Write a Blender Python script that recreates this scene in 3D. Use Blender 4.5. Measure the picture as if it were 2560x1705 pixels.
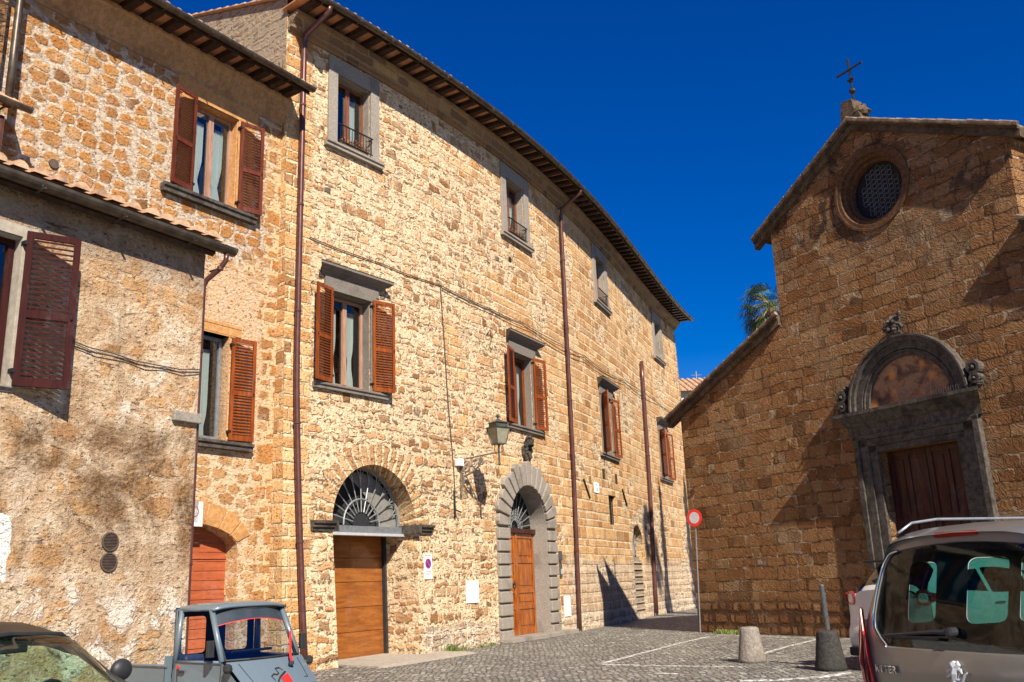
import bpy, bmesh, math, random
from math import sin, cos, pi, radians, sqrt, atan2
from mathutils import Vector, Matrix
from mathutils.geometry import delaunay_2d_cdt
R = random.Random(11)
for o in list(bpy.data.objects): bpy.data.objects.remove(o)
SC = bpy.context.scene
COL = SC.collection

# ------------------------------------------------------------------ camera, sky, sun
cam_d = bpy.data.cameras.new('camera'); cam = bpy.data.objects.new('camera', cam_d); COL.objects.link(cam)
cam_d.sensor_width = 36; cam_d.lens = 36 * 2270 / 2560; cam_d.clip_start = 0.05; cam_d.clip_end = 3000
PITCH = math.atan(603 / 2270); ROLL = math.atan(.0395); EYE = 1.6
fwd = Vector((0, cos(PITCH), sin(PITCH))); r0 = Vector((1, 0, 0)); u0 = r0.cross(fwd)
rt = cos(ROLL) * r0 - sin(ROLL) * u0; up = sin(ROLL) * r0 + cos(ROLL) * u0
cam.matrix_world = Matrix(((rt.x, up.x, -fwd.x, 0), (rt.y, up.y, -fwd.y, 0), (rt.z, up.z, -fwd.z, EYE), (0, 0, 0, 1)))
SC.camera = cam
SUN = Vector((.516, -1.236, 1.12)).normalized()
sun_el = math.asin(SUN.z); sun_az = atan2(SUN.x, SUN.y)
W = bpy.data.worlds.new('World'); SC.world = W; W.use_nodes = True
wt = W.node_tree; wt.nodes.clear()
sky = wt.nodes.new('ShaderNodeTexSky'); sky.sky_type = 'NISHITA'; sky.sun_disc = False
sky.sun_elevation = sun_el; sky.sun_rotation = sun_az; sky.altitude = 1200; sky.air_density = 1.25; sky.dust_density = .0; sky.ozone_density = 5.0
hs = wt.nodes.new('ShaderNodeHueSaturation'); hs.inputs['Saturation'].default_value = 1.5; hs.inputs['Hue'].default_value = .523; hs.inputs['Value'].default_value = 1.15
bg = wt.nodes.new('ShaderNodeBackground'); bg.inputs[1].default_value = .055
wo = wt.nodes.new('ShaderNodeOutputWorld')
wt.links.new(sky.outputs[0], hs.inputs['Color']); wt.links.new(hs.outputs[0], bg.inputs[0]); wt.links.new(bg.outputs[0], wo.inputs[0])
sl = bpy.data.lights.new('sun', 'SUN'); sl.energy = 5.0; sl.angle = radians(.5); sl.color = (1, .92, .78)
so = bpy.data.objects.new('sun', sl); COL.objects.link(so); so.location = (6, -10, 30)
so.rotation_euler = SUN.to_track_quat('Z', 'Y').to_euler()
SC.view_settings.view_transform = 'Standard'; SC.view_settings.look = 'None'; SC.view_settings.gamma = 1; SC.view_settings.exposure = .78

# ------------------------------------------------------------------ node helpers
def newmat(name):
    m = bpy.data.materials.new(name); m.use_nodes = True; nt = m.node_tree; nt.nodes.clear()
    o = nt.nodes.new('ShaderNodeOutputMaterial'); p = nt.nodes.new('ShaderNodeBsdfPrincipled')
    nt.links.new(p.outputs[0], o.inputs[0]); return m, nt, p
def setin(nt, node, k, v):
    s = node.inputs[k]
    if hasattr(v, 'links') or isinstance(v, bpy.types.NodeSocket): nt.links.new(v, s)
    else:
        if isinstance(v, tuple) and len(v) == 3 and s.type == 'RGBA': v = (*v, 1)
        s.default_value = v
def nd(nt, typ, props=None, **ins):
    n = nt.nodes.new(typ)
    for k, v in (props or {}).items(): setattr(n, k, v)
    for k, v in ins.items():
        k = k.replace('_', ' ') if not k.startswith('i') or not k[1:].isdigit() else int(k[1:])
        setin(nt, n, k, v)
    return n
def M(nt, op, a, b=0., c=0., clamp=False):
    n = nt.nodes.new('ShaderNodeMath'); n.operation = op; n.use_clamp = clamp
    setin(nt, n, 0, a); setin(nt, n, 1, b); setin(nt, n, 2, c); return n.outputs[0]
def VM(nt, op, a, b=(0, 0, 0)):
    n = nt.nodes.new('ShaderNodeVectorMath'); n.operation = op; setin(nt, n, 0, a); setin(nt, n, 1, b); return n.outputs[0]
def mix(nt, f, a, b, mode='MIX'):
    n = nt.nodes.new('ShaderNodeMix'); n.data_type = 'RGBA'; n.blend_type = mode
    setin(nt, n, 0, f); setin(nt, n, 6, a); setin(nt, n, 7, b); return n.outputs[2]
def sstep(nt, x, a, b):
    n = nt.nodes.new('ShaderNodeMapRange'); n.interpolation_type = 'SMOOTHSTEP'
    setin(nt, n, 0, x); setin(nt, n, 1, a); setin(nt, n, 2, b); setin(nt, n, 3, 0.); setin(nt, n, 4, 1.); return n.outputs[0]
def ramp(nt, f, stops, interp='LINEAR'):
    n = nt.nodes.new('ShaderNodeValToRGB'); n.color_ramp.interpolation = interp
    e = n.color_ramp.elements
    while len(e) < len(stops): e.new(.5)
    for i, (p, c) in enumerate(stops): e[i].position = p; e[i].color = (*c, 1)
    setin(nt, n, 0, f); return n.outputs[0]
def noise(nt, v, s, d=4, r=.6, dist=0.):
    n = nt.nodes.new('ShaderNodeTexNoise'); setin(nt, n, 'Vector', v); n.inputs['Scale'].default_value = s
    n.inputs['Detail'].default_value = d; n.inputs['Roughness'].default_value = r; n.inputs['Distortion'].default_value = dist
    return n
def uvn(nt): return nt.nodes.new('ShaderNodeUVMap').outputs[0]
def objn(nt): return nt.nodes.new('ShaderNodeTexCoord').outputs['Object']
def warp(nt, v, s, amp, d=2):
    n = noise(nt, v, s, d)
    return VM(nt, 'ADD', v, VM(nt, 'MULTIPLY', VM(nt, 'SUBTRACT', n.outputs['Color'], (.5, .5, .5)), (amp, amp, 0)))
def bump(nt, p, h, dist=.03, strength=1.):
    b = nt.nodes.new('ShaderNodeBump'); b.inputs['Distance'].default_value = dist; b.inputs['Strength'].default_value = strength
    setin(nt, b, 'Height', h); nt.links.new(b.outputs[0], p.inputs['Normal'])
def rubble(nt, v, cw, ch, rnd, cols, mortar, gap=.1, soft=.12, warps=(3., .16), seedoff=0.):
    """voronoi masonry: returns colour, height, cell random"""
    u = warp(nt, v, warps[0], warps[1]); u = warp(nt, u, 14., .05)
    u = VM(nt, 'MULTIPLY', VM(nt, 'ADD', u, (seedoff, seedoff * .7, 0)), (1 / cw, 1 / ch, 1))
    a = nd(nt, 'ShaderNodeTexVoronoi', {'voronoi_dimensions': '2D', 'feature': 'DISTANCE_TO_EDGE'}, Vector=u, Scale=1., Randomness=rnd)
    b = nd(nt, 'ShaderNodeTexVoronoi', {'voronoi_dimensions': '2D', 'feature': 'F1'}, Vector=u, Scale=1., Randomness=rnd)
    sp = nd(nt, 'ShaderNodeSeparateColor', None, Color=b.outputs['Color'])
    # random gap per cell so some stones nearly vanish under the mortar
    g = M(nt, 'MULTIPLY_ADD', sp.outputs[1], gap * 1.6, gap * .35)
    e = sstep(nt, M(nt, 'SUBTRACT', a.outputs['Distance'], g), 0., soft)
    c = ramp(nt, sp.outputs[0], cols)
    return mix(nt, e, mortar, c), e, sp.outputs[2]
def ashlar(nt, v, bw, bh, cols, mortar, ms=.012, smooth=.25, wamp=.035):
    u = warp(nt, v, 1.1, wamp * 1.6); u = warp(nt, u, 9., wamp * .6)
    br = nd(nt, 'ShaderNodeTexBrick', {'offset': .5, 'offset_frequency': 2, 'squash': .72, 'squash_frequency': 3}, Vector=u, Scale=1.)
    br.inputs['Mortar Size'].default_value = ms; br.inputs['Mortar Smooth'].default_value = smooth; br.inputs['Bias'].default_value = 0.
    br.inputs['Brick Width'].default_value = bw; br.inputs['Row Height'].default_value = bh
    br.inputs['Color1'].default_value = (0, 0, 0, 1); br.inputs['Color2'].default_value = (1, 1, 1, 1); br.inputs['Mortar'].default_value = (.5, .5, .5, 1)
    c = ramp(nt, br.outputs['Color'], cols)
    return mix(nt, br.outputs['Fac'], c, mortar), M(nt, 'SUBTRACT', 1., br.outputs['Fac'])
def grain(nt, v, c, amt=.35, sc=18.):
    n = noise(nt, v, sc, 6, .7); f = M(nt, 'MULTIPLY_ADD', n.outputs[0], 2 * amt, 1 - amt)
    cc = nt.nodes.new('ShaderNodeCombineColor')
    for i in range(3): nt.links.new(f, cc.inputs[i])
    return mix(nt, 1., c, cc.outputs[0], 'MULTIPLY'), n.outputs[0]
def shaded_pits(nt, v, sx, sy, lo, hi, seed=0.):
    n = noise(nt, VM(nt, 'MULTIPLY', VM(nt, 'ADD', v, (seed, seed, 0)), (sx, sy, 1)), 1., 3, .55, .6)
    return sstep(nt, n.outputs[0], lo, hi)  # mask for small pits, their inner shade put into the colour

PMA = (.92, .74, .50); PMB = (.68, .47, .27)
def wn1(nt, w): return nd(nt, 'ShaderNodeTexWhiteNoise', {'noise_dimensions': '1D'}, W=w).outputs['Value']
def n1d(nt, w, d=1.):
    n = nd(nt, 'ShaderNodeTexNoise', {'noise_dimensions': '1D'}, W=w, Scale=1., Detail=d); return n.outputs[0]
def courses(nt, v, bw, bh, cols, mortar, gap=.012, soft=.03, wob=.03, gvar=0., wamp=.05, seed=0., rv=.9, wfine=None):
    """irregular coursed masonry in metres: colour, height, random, underside shade mask"""
    u = warp(nt, v, 1.3, wamp * 1.5)
    u = warp(nt, u, wfine or 6., wamp)
    sp = nd(nt, 'ShaderNodeSeparateXYZ', None, Vector=u); s, z = sp.outputs[0], sp.outputs[1]
    zz = M(nt, 'ADD', M(nt, 'MULTIPLY', z, 1 / bh), M(nt, 'MULTIPLY', n1d(nt, M(nt, 'MULTIPLY_ADD', z, .6 / bh, seed)), rv))
    row = M(nt, 'FLOOR', zz); fz = M(nt, 'SUBTRACT', zz, row); rr = wn1(nt, M(nt, 'ADD', row, seed))
    su = M(nt, 'ADD', M(nt, 'MULTIPLY', M(nt, 'MULTIPLY', s, 1 / bw), M(nt, 'MULTIPLY_ADD', rr, .5, .75)), M(nt, 'MULTIPLY', rr, 37.))
    su = M(nt, 'ADD', su, M(nt, 'MULTIPLY', n1d(nt, M(nt, 'ADD', M(nt, 'MULTIPLY', su, .8), M(nt, 'MULTIPLY', row, 13.7))), 1.7))
    col = M(nt, 'FLOOR', su); fs = M(nt, 'SUBTRACT', su, col)
    cv = nd(nt, 'ShaderNodeCombineXYZ', None, X=col, Y=row, Z=seed)
    w = nd(nt, 'ShaderNodeTexWhiteNoise', {'noise_dimensions': '3D'}, Vector=cv.outputs[0]); sc = nd(nt, 'ShaderNodeSeparateColor', None, Color=w.outputs['Color'])
    ds = M(nt, 'MULTIPLY', M(nt, 'MINIMUM', fs, M(nt, 'SUBTRACT', 1., fs)), bw); dz = M(nt, 'MULTIPLY', M(nt, 'MINIMUM', fz, M(nt, 'SUBTRACT', 1., fz)), bh)
    sm = nt.nodes.new('ShaderNodeMath'); sm.operation = 'SMOOTH_MIN'; setin(nt, sm, 0, ds); setin(nt, sm, 1, dz); sm.inputs[2].default_value = .05
    fn = noise(nt, v, 11., 4, .65).outputs[0]
    d = M(nt, 'ADD', sm.outputs[0], M(nt, 'MULTIPLY', M(nt, 'SUBTRACT', fn, .5), wob))
    g = M(nt, 'MULTIPLY_ADD', M(nt, 'POWER', sc.outputs[1], 2.), gvar, gap)
    e = sstep(nt, M(nt, 'SUBTRACT', d, g), 0., soft)
    f2 = noise(nt, v, 4.5, 3, .6).outputs[0]
    crk = M(nt, 'MULTIPLY', M(nt, 'SUBTRACT', 1., sstep(nt, M(nt, 'ABSOLUTE', M(nt, 'SUBTRACT', M(nt, 'SUBTRACT', d, g), .003)), .002, .012)), sstep(nt, f2, .48, .60))
    und_shade = M(nt, 'MULTIPLY', M(nt, 'MULTIPLY', sstep(nt, fz, .0, .05), M(nt, 'SUBTRACT', 1., sstep(nt, fz, .14, .22))), sstep(nt, fn, .5, .62)); und_shade = M(nt, 'MAXIMUM', und_shade, crk)  # marks along lower stone edges: shadow of the relief put into the colour
    c = ramp(nt, sc.outputs[0], cols)
    return mix(nt, e, mortar, c), e, sc.outputs[2], und_shade
def blobs(nt, v, cw, ch, cols, mortar, thr=.36, soft=.06, seed=0., wa=.07):
    u = warp(nt, v, 7., wa, 3)
    u = VM(nt, 'MULTIPLY', VM(nt, 'ADD', u, (seed, seed * .7, 0)), (1 / cw, 1 / ch, 1))
    b = nd(nt, 'ShaderNodeTexVoronoi', {'voronoi_dimensions': '2D', 'feature': 'F1', 'distance': 'MINKOWSKI'}, Vector=u, Scale=1., Randomness=.62); b.inputs['Exponent'].default_value = 3.
    a = nd(nt, 'ShaderNodeTexVoronoi', {'voronoi_dimensions': '2D', 'feature': 'DISTANCE_TO_EDGE'}, Vector=u, Scale=1., Randomness=.62)
    sp = nd(nt, 'ShaderNodeSeparateColor', None, Color=b.outputs['Color'])
    t = M(nt, 'MULTIPLY_ADD', sp.outputs[1], .22, thr - .12)
    e = M(nt, 'SUBTRACT', 1., sstep(nt, M(nt, 'SUBTRACT', b.outputs['Distance'], t), 0., soft))
    e = M(nt, 'MULTIPLY', e, sstep(nt, a.outputs['Distance'], .03, .10))
    return mix(nt, e, mortar, ramp(nt, sp.outputs[0], cols)), e
def drips(nt, v, c, amt, col=(.16, .09, .05), sx=2.2, sy=.28, lo=.54, hi=.72):
    n = noise(nt, VM(nt, 'MULTIPLY', v, (sx, sy, 1)), 1., 5, .7, .3).outputs[0]
    return mix(nt, M(nt, 'MULTIPLY', sstep(nt, n, lo, hi), amt), c, col)
def mat_palazzo():
    m, nt, p = newmat('tufa rubble'); v = uvn(nt)
    sp = nd(nt, 'ShaderNodeSeparateXYZ', None, Vector=v); s, z = sp.outputs[0], sp.outputs[1]
    big = noise(nt, v, .55, 3, .5).outputs[0]; med = noise(nt, v, 1.6, 5, .65).outputs[0]
    mor = mix(nt, sstep(nt, noise(nt, v, 7., 5, .75).outputs[0], .3, .7), PMA, PMB)
    cols = [(0, (.60, .32, .135)), (.22, (.82, .58, .34)), (.42, (.45, .21, .08)), (.6, (.86, .65, .40)), (.8, (.27, .125, .055)), (.92, (.62, .33, .155)), (1, (.16, .125, .095))]
    c1, h1, r1, un1 = courses(nt, v, .36, .215, cols, mor, .014, .035, .11, .10, .16, 3., 1.5, 3.4)
    colsb = [(0, (.60, .315, .125)), (.3, (.80, .50, .235)), (.55, (.50, .24, .085)), (.8, (.84, .58, .31)), (1, (.36, .17, .065))]
    c2, h2, r2, un2 = courses(nt, v, .46, .31, colsb, mor, .010, .022, .02, .01, .035, 8., .6)
    f = M(nt, 'ADD', sstep(nt, s, 12.3, 12.9), sstep(nt, M(nt, 'ADD', M(nt, 'MULTIPLY', big, 2.), M(nt, 'MULTIPLY', s, .06)), 1.55, 1.68), clamp=True)
    f = M(nt, 'MULTIPLY', f, M(nt, 'SUBTRACT', 1., M(nt, 'MULTIPLY', sstep(nt, s, 13.5, 14.), sstep(nt, noise(nt, v, .4, 2).outputs[0], .56, .6))))
    quo = M(nt, 'SUBTRACT', 1., sstep(nt, M(nt, 'ADD', s, M(nt, 'MULTIPLY', big, .4)), .95, 1.15)); f = M(nt, 'MAXIMUM', f, quo)
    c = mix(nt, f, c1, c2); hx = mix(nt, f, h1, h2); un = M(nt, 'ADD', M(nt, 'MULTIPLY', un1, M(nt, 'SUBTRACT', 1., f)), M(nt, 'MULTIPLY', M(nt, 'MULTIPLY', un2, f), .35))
    # garage voussoirs
    du = M(nt, 'SUBTRACT', s, 2.90); dz = M(nt, 'SUBTRACT', z, 3.0)
    rr = M(nt, 'SQRT', M(nt, 'ADD', M(nt, 'MULTIPLY', du, du), M(nt, 'MULTIPLY', dz, dz))); an = M(nt, 'ARCTAN2', dz, du)
    wob = M(nt, 'MULTIPLY', M(nt, 'SUBTRACT', noise(nt, v, 5.).outputs[0], .5), .5)
    q = M(nt, 'ADD', M(nt, 'MULTIPLY', an, 22 / pi), wob); fl = M(nt, 'FLOOR', q); fr = M(nt, 'SUBTRACT', q, fl); w1 = wn1(nt, fl)
    ed = M(nt, 'MULTIPLY', sstep(nt, fr, .10, .24), M(nt, 'SUBTRACT', 1., sstep(nt, fr, .76, .92)))
    rr2 = M(nt, 'ADD', rr, M(nt, 'MULTIPLY', wob, .3))
    inr = M(nt, 'MULTIPLY', M(nt, 'LESS_THAN', rr2, M(nt, 'MULTIPLY_ADD', w1, .18, 1.84)), M(nt, 'GREATER_THAN', z, 3.02))
    vc = mix(nt, M(nt, 'MULTIPLY', ed, .85), mor, ramp(nt, w1, [(0, (.58, .34, .15)), (.5, (.46, .23, .10)), (1, (.68, .43, .21))]))
    c = mix(nt, inr, c, vc); hx = mix(nt, inr, hx, ed)
    g = M(nt, 'MULTIPLY', M(nt, 'LESS_THAN', z, M(nt, 'MULTIPLY_ADD', big, .5, .38)), sstep(nt, s, 4.4, 4.6))
    g2 = M(nt, 'MULTIPLY', sstep(nt, s, 12.0, 12.6), M(nt, 'SUBTRACT', 1., sstep(nt, M(nt, 'ADD', z, big), 2.6, 2.9)))
    g = M(nt, 'MAXIMUM', M(nt, 'MULTIPLY', g, .8), M(nt, 'MULTIPLY', g2, .6))
    gc, gh, _, _ = courses(nt, v, .5, .30, [(0, (.34, .28, .23)), (.5, (.58, .44, .31)), (1, (.42, .37, .31))], (.78, .66, .50), .02, .05, .05, .03, .08, 21.)
    c = mix(nt, g, c, gc)
    # big patches: repointed bright areas and ochre weathering
    c = mix(nt, M(nt, 'MULTIPLY', sstep(nt, med, .56, .70), .5), c, (.86, .68, .44))
    c = mix(nt, M(nt, 'MULTIPLY', sstep(nt, noise(nt, VM(nt, 'ADD', v, (31, 7, 0)), 2.8, 5, .7).outputs[0], .54, .66), .6), c, (.50, .24, .10))
    c = mix(nt, M(nt, 'MULTIPLY', sstep(nt, noise(nt, VM(nt, 'ADD', v, (11, 17, 0)), .8, 5, .65).outputs[0], .54, .72), .30), c, (.56, .30, .14))
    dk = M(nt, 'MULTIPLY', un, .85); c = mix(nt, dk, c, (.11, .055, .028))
    pt = shaded_pits(nt, v, 12., 25., .615, .67); c = mix(nt, M(nt, 'MULTIPLY', pt, .8), c, (.11, .055, .03))
    c = drips(nt, v, c, .28)
    c, gn = grain(nt, v, c, .52, 17.)
    nt.links.new(c, p.inputs['Base Color']); p.inputs['Roughness'].default_value = .95; p.inputs['Specular IOR Level'].default_value = .1
    n5 = noise(nt, v, 5., 4, .6).outputs[0]
    h = M(nt, 'ADD', M(nt, 'ADD', M(nt, 'MULTIPLY', hx, .45), M(nt, 'MULTIPLY', n5, .7)), M(nt, 'MULTIPLY', gn, .85)); h = M(nt, 'SUBTRACT', h, M(nt, 'MULTIPLY', M(nt, 'ADD', pt, dk), .5))
    bump(nt, p, h, .075); return m
def mat_blobs():      # left tall house: orange tufa stones in pale mortar, plaster remains lower down
    m, nt, p = newmat('tufa stones in lime mortar'); v = uvn(nt)
    sp = nd(nt, 'ShaderNodeSeparateXYZ', None, Vector=v); s, z = sp.outputs[0], sp.outputs[1]
    cols = [(0, (.46, .205, .065)), (.35, (.56, .27, .09)), (.6, (.38, .16, .05)), (.85, (.58, .32, .135)), (1, (.24, .11, .045))]
    mor = mix(nt, sstep(nt, noise(nt, v, 10., 6, .8).outputs[0], .32, .66), (.34, .25, .185), (.80, .64, .475))
    c, h = blobs(nt, v, .37, .28, cols, mor, .35, .17, 0., .17)
    c2, h2, _, _ = courses(nt, v, .42, .30, cols, (.70, .49, .28), .02, .05, .07, .05, .14, 5., 1.2, 4.)
    b = noise(nt, v, .9, 3).outputs[0]
    f = M(nt, 'SUBTRACT', 1., sstep(nt, M(nt, 'ADD', z, M(nt, 'MULTIPLY', b, 3.)), 9.6, 10.2))
    c3, h3 = blobs(nt, v, .40, .26, [(0, (.54, .29, .12)), (.5, (.68, .42, .21)), (1, (.48, .25, .10))], (.74, .54, .34), .38, .18, 3., .16)
    c = mix(nt, f, c, c3); h = mix(nt, f, h, M(nt, 'MULTIPLY', h3, .6))
    pl = M(nt, 'MULTIPLY', sstep(nt, M(nt, 'ADD', z, b), 4.9, 5.2), M(nt, 'SUBTRACT', 1., sstep(nt, M(nt, 'ADD', z, M(nt, 'MULTIPLY', b, 2.)), 9.0, 9.3)))
    c = mix(nt, M(nt, 'MULTIPLY', pl, .85), c, (.72, .47, .28)); h = M(nt, 'MULTIPLY', h, M(nt, 'SUBTRACT', 1., M(nt, 'MULTIPLY', pl, .85)))
    q = sstep(nt, M(nt, 'ADD', s, M(nt, 'MULTIPLY', b, .5)), -.25, -.1); c = mix(nt, q, c, c2); h = mix(nt, q, h, h2)
    c = mix(nt, M(nt, 'MULTIPLY', sstep(nt, noise(nt, v, 2.6, 5, .7).outputs[0], .5, .68), .45), c, (.70, .53, .40)); c = drips(nt, v, c, .4)
    pt = shaded_pits(nt, v, 12., 22., .61, .67); c = mix(nt, M(nt, 'MULTIPLY', pt, .7), c, (.12, .07, .045))
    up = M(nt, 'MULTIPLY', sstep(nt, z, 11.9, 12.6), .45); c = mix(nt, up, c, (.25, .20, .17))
    c, gn = grain(nt, v, c, .42, 15.)
    nt.links.new(c, p.inputs['Base Color']); p.inputs['Roughness'].default_value = .95; p.inputs['Specular IOR Level'].default_value = .1
    bump(nt, p, M(nt, 'SUBTRACT', M(nt, 'ADD', M(nt, 'MULTIPLY', h, .35), M(nt, 'MULTIPLY', gn, 1.1)), M(nt, 'MULTIPLY', pt, .8)), .065); return m
def mat_oldplaster():
    m, nt, p = newmat('crumbling render'); v = uvn(nt)
    sp = nd(nt, 'ShaderNodeSeparateXYZ', None, Vector=v); s, z = sp.outputs[0], sp.outputs[1]
    n1 = noise(nt, v, 2.6, 7, .7, .5).outputs[0]; n2 = noise(nt, VM(nt, 'ADD', v, (7, 3, 0)), 1.1, 5, .6, .5).outputs[0]
    c = ramp(nt, n1, [(.28, (.28, .165, .095)), (.42, (.56, .37, .22)), (.55, (.70, .52, .345)), (.70, (.84, .70, .53))])
    cs, hsn = blobs(nt, v, .46, .30, [(0, (.52, .27, .10)), (.5, (.64, .36, .15)), (1, (.42, .20, .075))], c, .40, .2, 4., .18)
    ex = M(nt, 'MULTIPLY', sstep(nt, n2, .50, .58), .75); c = mix(nt, ex, c, cs); hs_ = M(nt, 'MULTIPLY', hsn, ex)
    n3 = noise(nt, VM(nt, 'ADD', v, (3, 11, 0)), .95, 7, .68, .7).outputs[0]
    band = M(nt, 'MULTIPLY', sstep(nt, M(nt, 'ADD', z, M(nt, 'MULTIPLY', n1, 1.)), 2.2, 3.0), M(nt, 'SUBTRACT', 1., sstep(nt, M(nt, 'ADD', z, M(nt, 'MULTIPLY', n3, .7)), 3.95, 4.3)))
    side = sstep(nt, M(nt, 'ADD', s, M(nt, 'MULTIPLY', n1, .6)), -2.2, -1.4)
    stn = M(nt, 'MULTIPLY', band, sstep(nt, M(nt, 'ADD', n3, M(nt, 'MULTIPLY', side, .08)), .44, .66))
    fine = noise(nt, v, 18., 5, .8).outputs[0]
    c = mix(nt, M(nt, 'MULTIPLY', stn, M(nt, 'MULTIPLY_ADD', sstep(nt, fine, .3, .62), .5, .45)), c, (.13, .062, .024))
    n4 = noise(nt, VM(nt, 'ADD', v, (1, 21, 0)), 1.7, 5, .6, .3).outputs[0]
    wh = M(nt, 'MULTIPLY', sstep(nt, n4, .60, .70), M(nt, 'SUBTRACT', 1., M(nt, 'MULTIPLY', stn, .8))); c = mix(nt, M(nt, 'MULTIPLY', wh, .75), c, (.88, .77, .63)); c = drips(nt, v, c, .45, (.20, .11, .055), 1.8, .35, .50, .72)
    lo_ = M(nt, 'MULTIPLY', M(nt, 'SUBTRACT', 1., sstep(nt, M(nt, 'ADD', z, M(nt, 'MULTIPLY', n3, 1.2)), 2.0, 2.6)), sstep(nt, noise(nt, VM(nt, 'ADD', v, (9, 2, 0)), 2.2, 6, .72, .6).outputs[0], .49, .57)); c = mix(nt, M(nt, 'MULTIPLY', lo_, .8), c, (.88, .79, .68))
    ckv = nd(nt, 'ShaderNodeTexVoronoi', {'voronoi_dimensions': '2D', 'feature': 'DISTANCE_TO_EDGE'}, Vector=warp(nt, v, 2.5, .6, 4), Scale=1.3)
    ckm = M(nt, 'MULTIPLY', M(nt, 'SUBTRACT', 1., sstep(nt, ckv.outputs['Distance'], .006, .022)), sstep(nt, n2, .46, .56)); ckm = M(nt, 'MULTIPLY', ckm, sstep(nt, n1, .54, .62)); c = mix(nt, M(nt, 'MULTIPLY', ckm, .35), c, (.18, .11, .06))
    eave_shade = M(nt, 'MULTIPLY', sstep(nt, M(nt, 'ADD', z, M(nt, 'MULTIPLY', n1, .6)), 5.9, 6.4), .55); c = mix(nt, eave_shade, c, (.20, .14, .11))  # top band darkened: shade of the eaves put into the render colour
    lw = M(nt, 'MULTIPLY', M(nt, 'LESS_THAN', M(nt, 'ADD', s, M(nt, 'MULTIPLY', n1, .2)), -2.36), M(nt, 'MULTIPLY', M(nt, 'GREATER_THAN', M(nt, 'ADD', z, M(nt, 'MULTIPLY', n1, .3)), 2.0), M(nt, 'LESS_THAN', M(nt, 'ADD', z, M(nt, 'MULTIPLY', n1, .3)), 2.72)))
    c = mix(nt, lw, c, (.92, .89, .82))
    pt = shaded_pits(nt, v, 15., 30., .62, .67); c = mix(nt, M(nt, 'MULTIPLY', pt, .75), c, (.16, .09, .05))
    pt2 = shaded_pits(nt, v, 2.4, 9., .68, .70, 5.); c = mix(nt, M(nt, 'MULTIPLY', pt2, .7), c, (.12, .07, .04))
    c, gn = grain(nt, v, c, .46, 20.)
    nt.links.new(c, p.inputs['Base Color']); p.inputs['Roughness'].default_value = .95; p.inputs['Specular IOR Level'].default_value = .1
    h = M(nt, 'ADD', M(nt, 'MULTIPLY', n1, 1.2), M(nt, 'ADD', M(nt, 'MULTIPLY', gn, .8), M(nt, 'MULTIPLY', hs_, .3)))
    h = M(nt, 'SUBTRACT', h, M(nt, 'MULTIPLY', M(nt, 'ADD', M(nt, 'ADD', pt, pt2), ckm), .7)); h = M(nt, 'ADD', h, M(nt, 'MULTIPLY', lo_, .35))
    bump(nt, p, h, .075); return m
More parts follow.
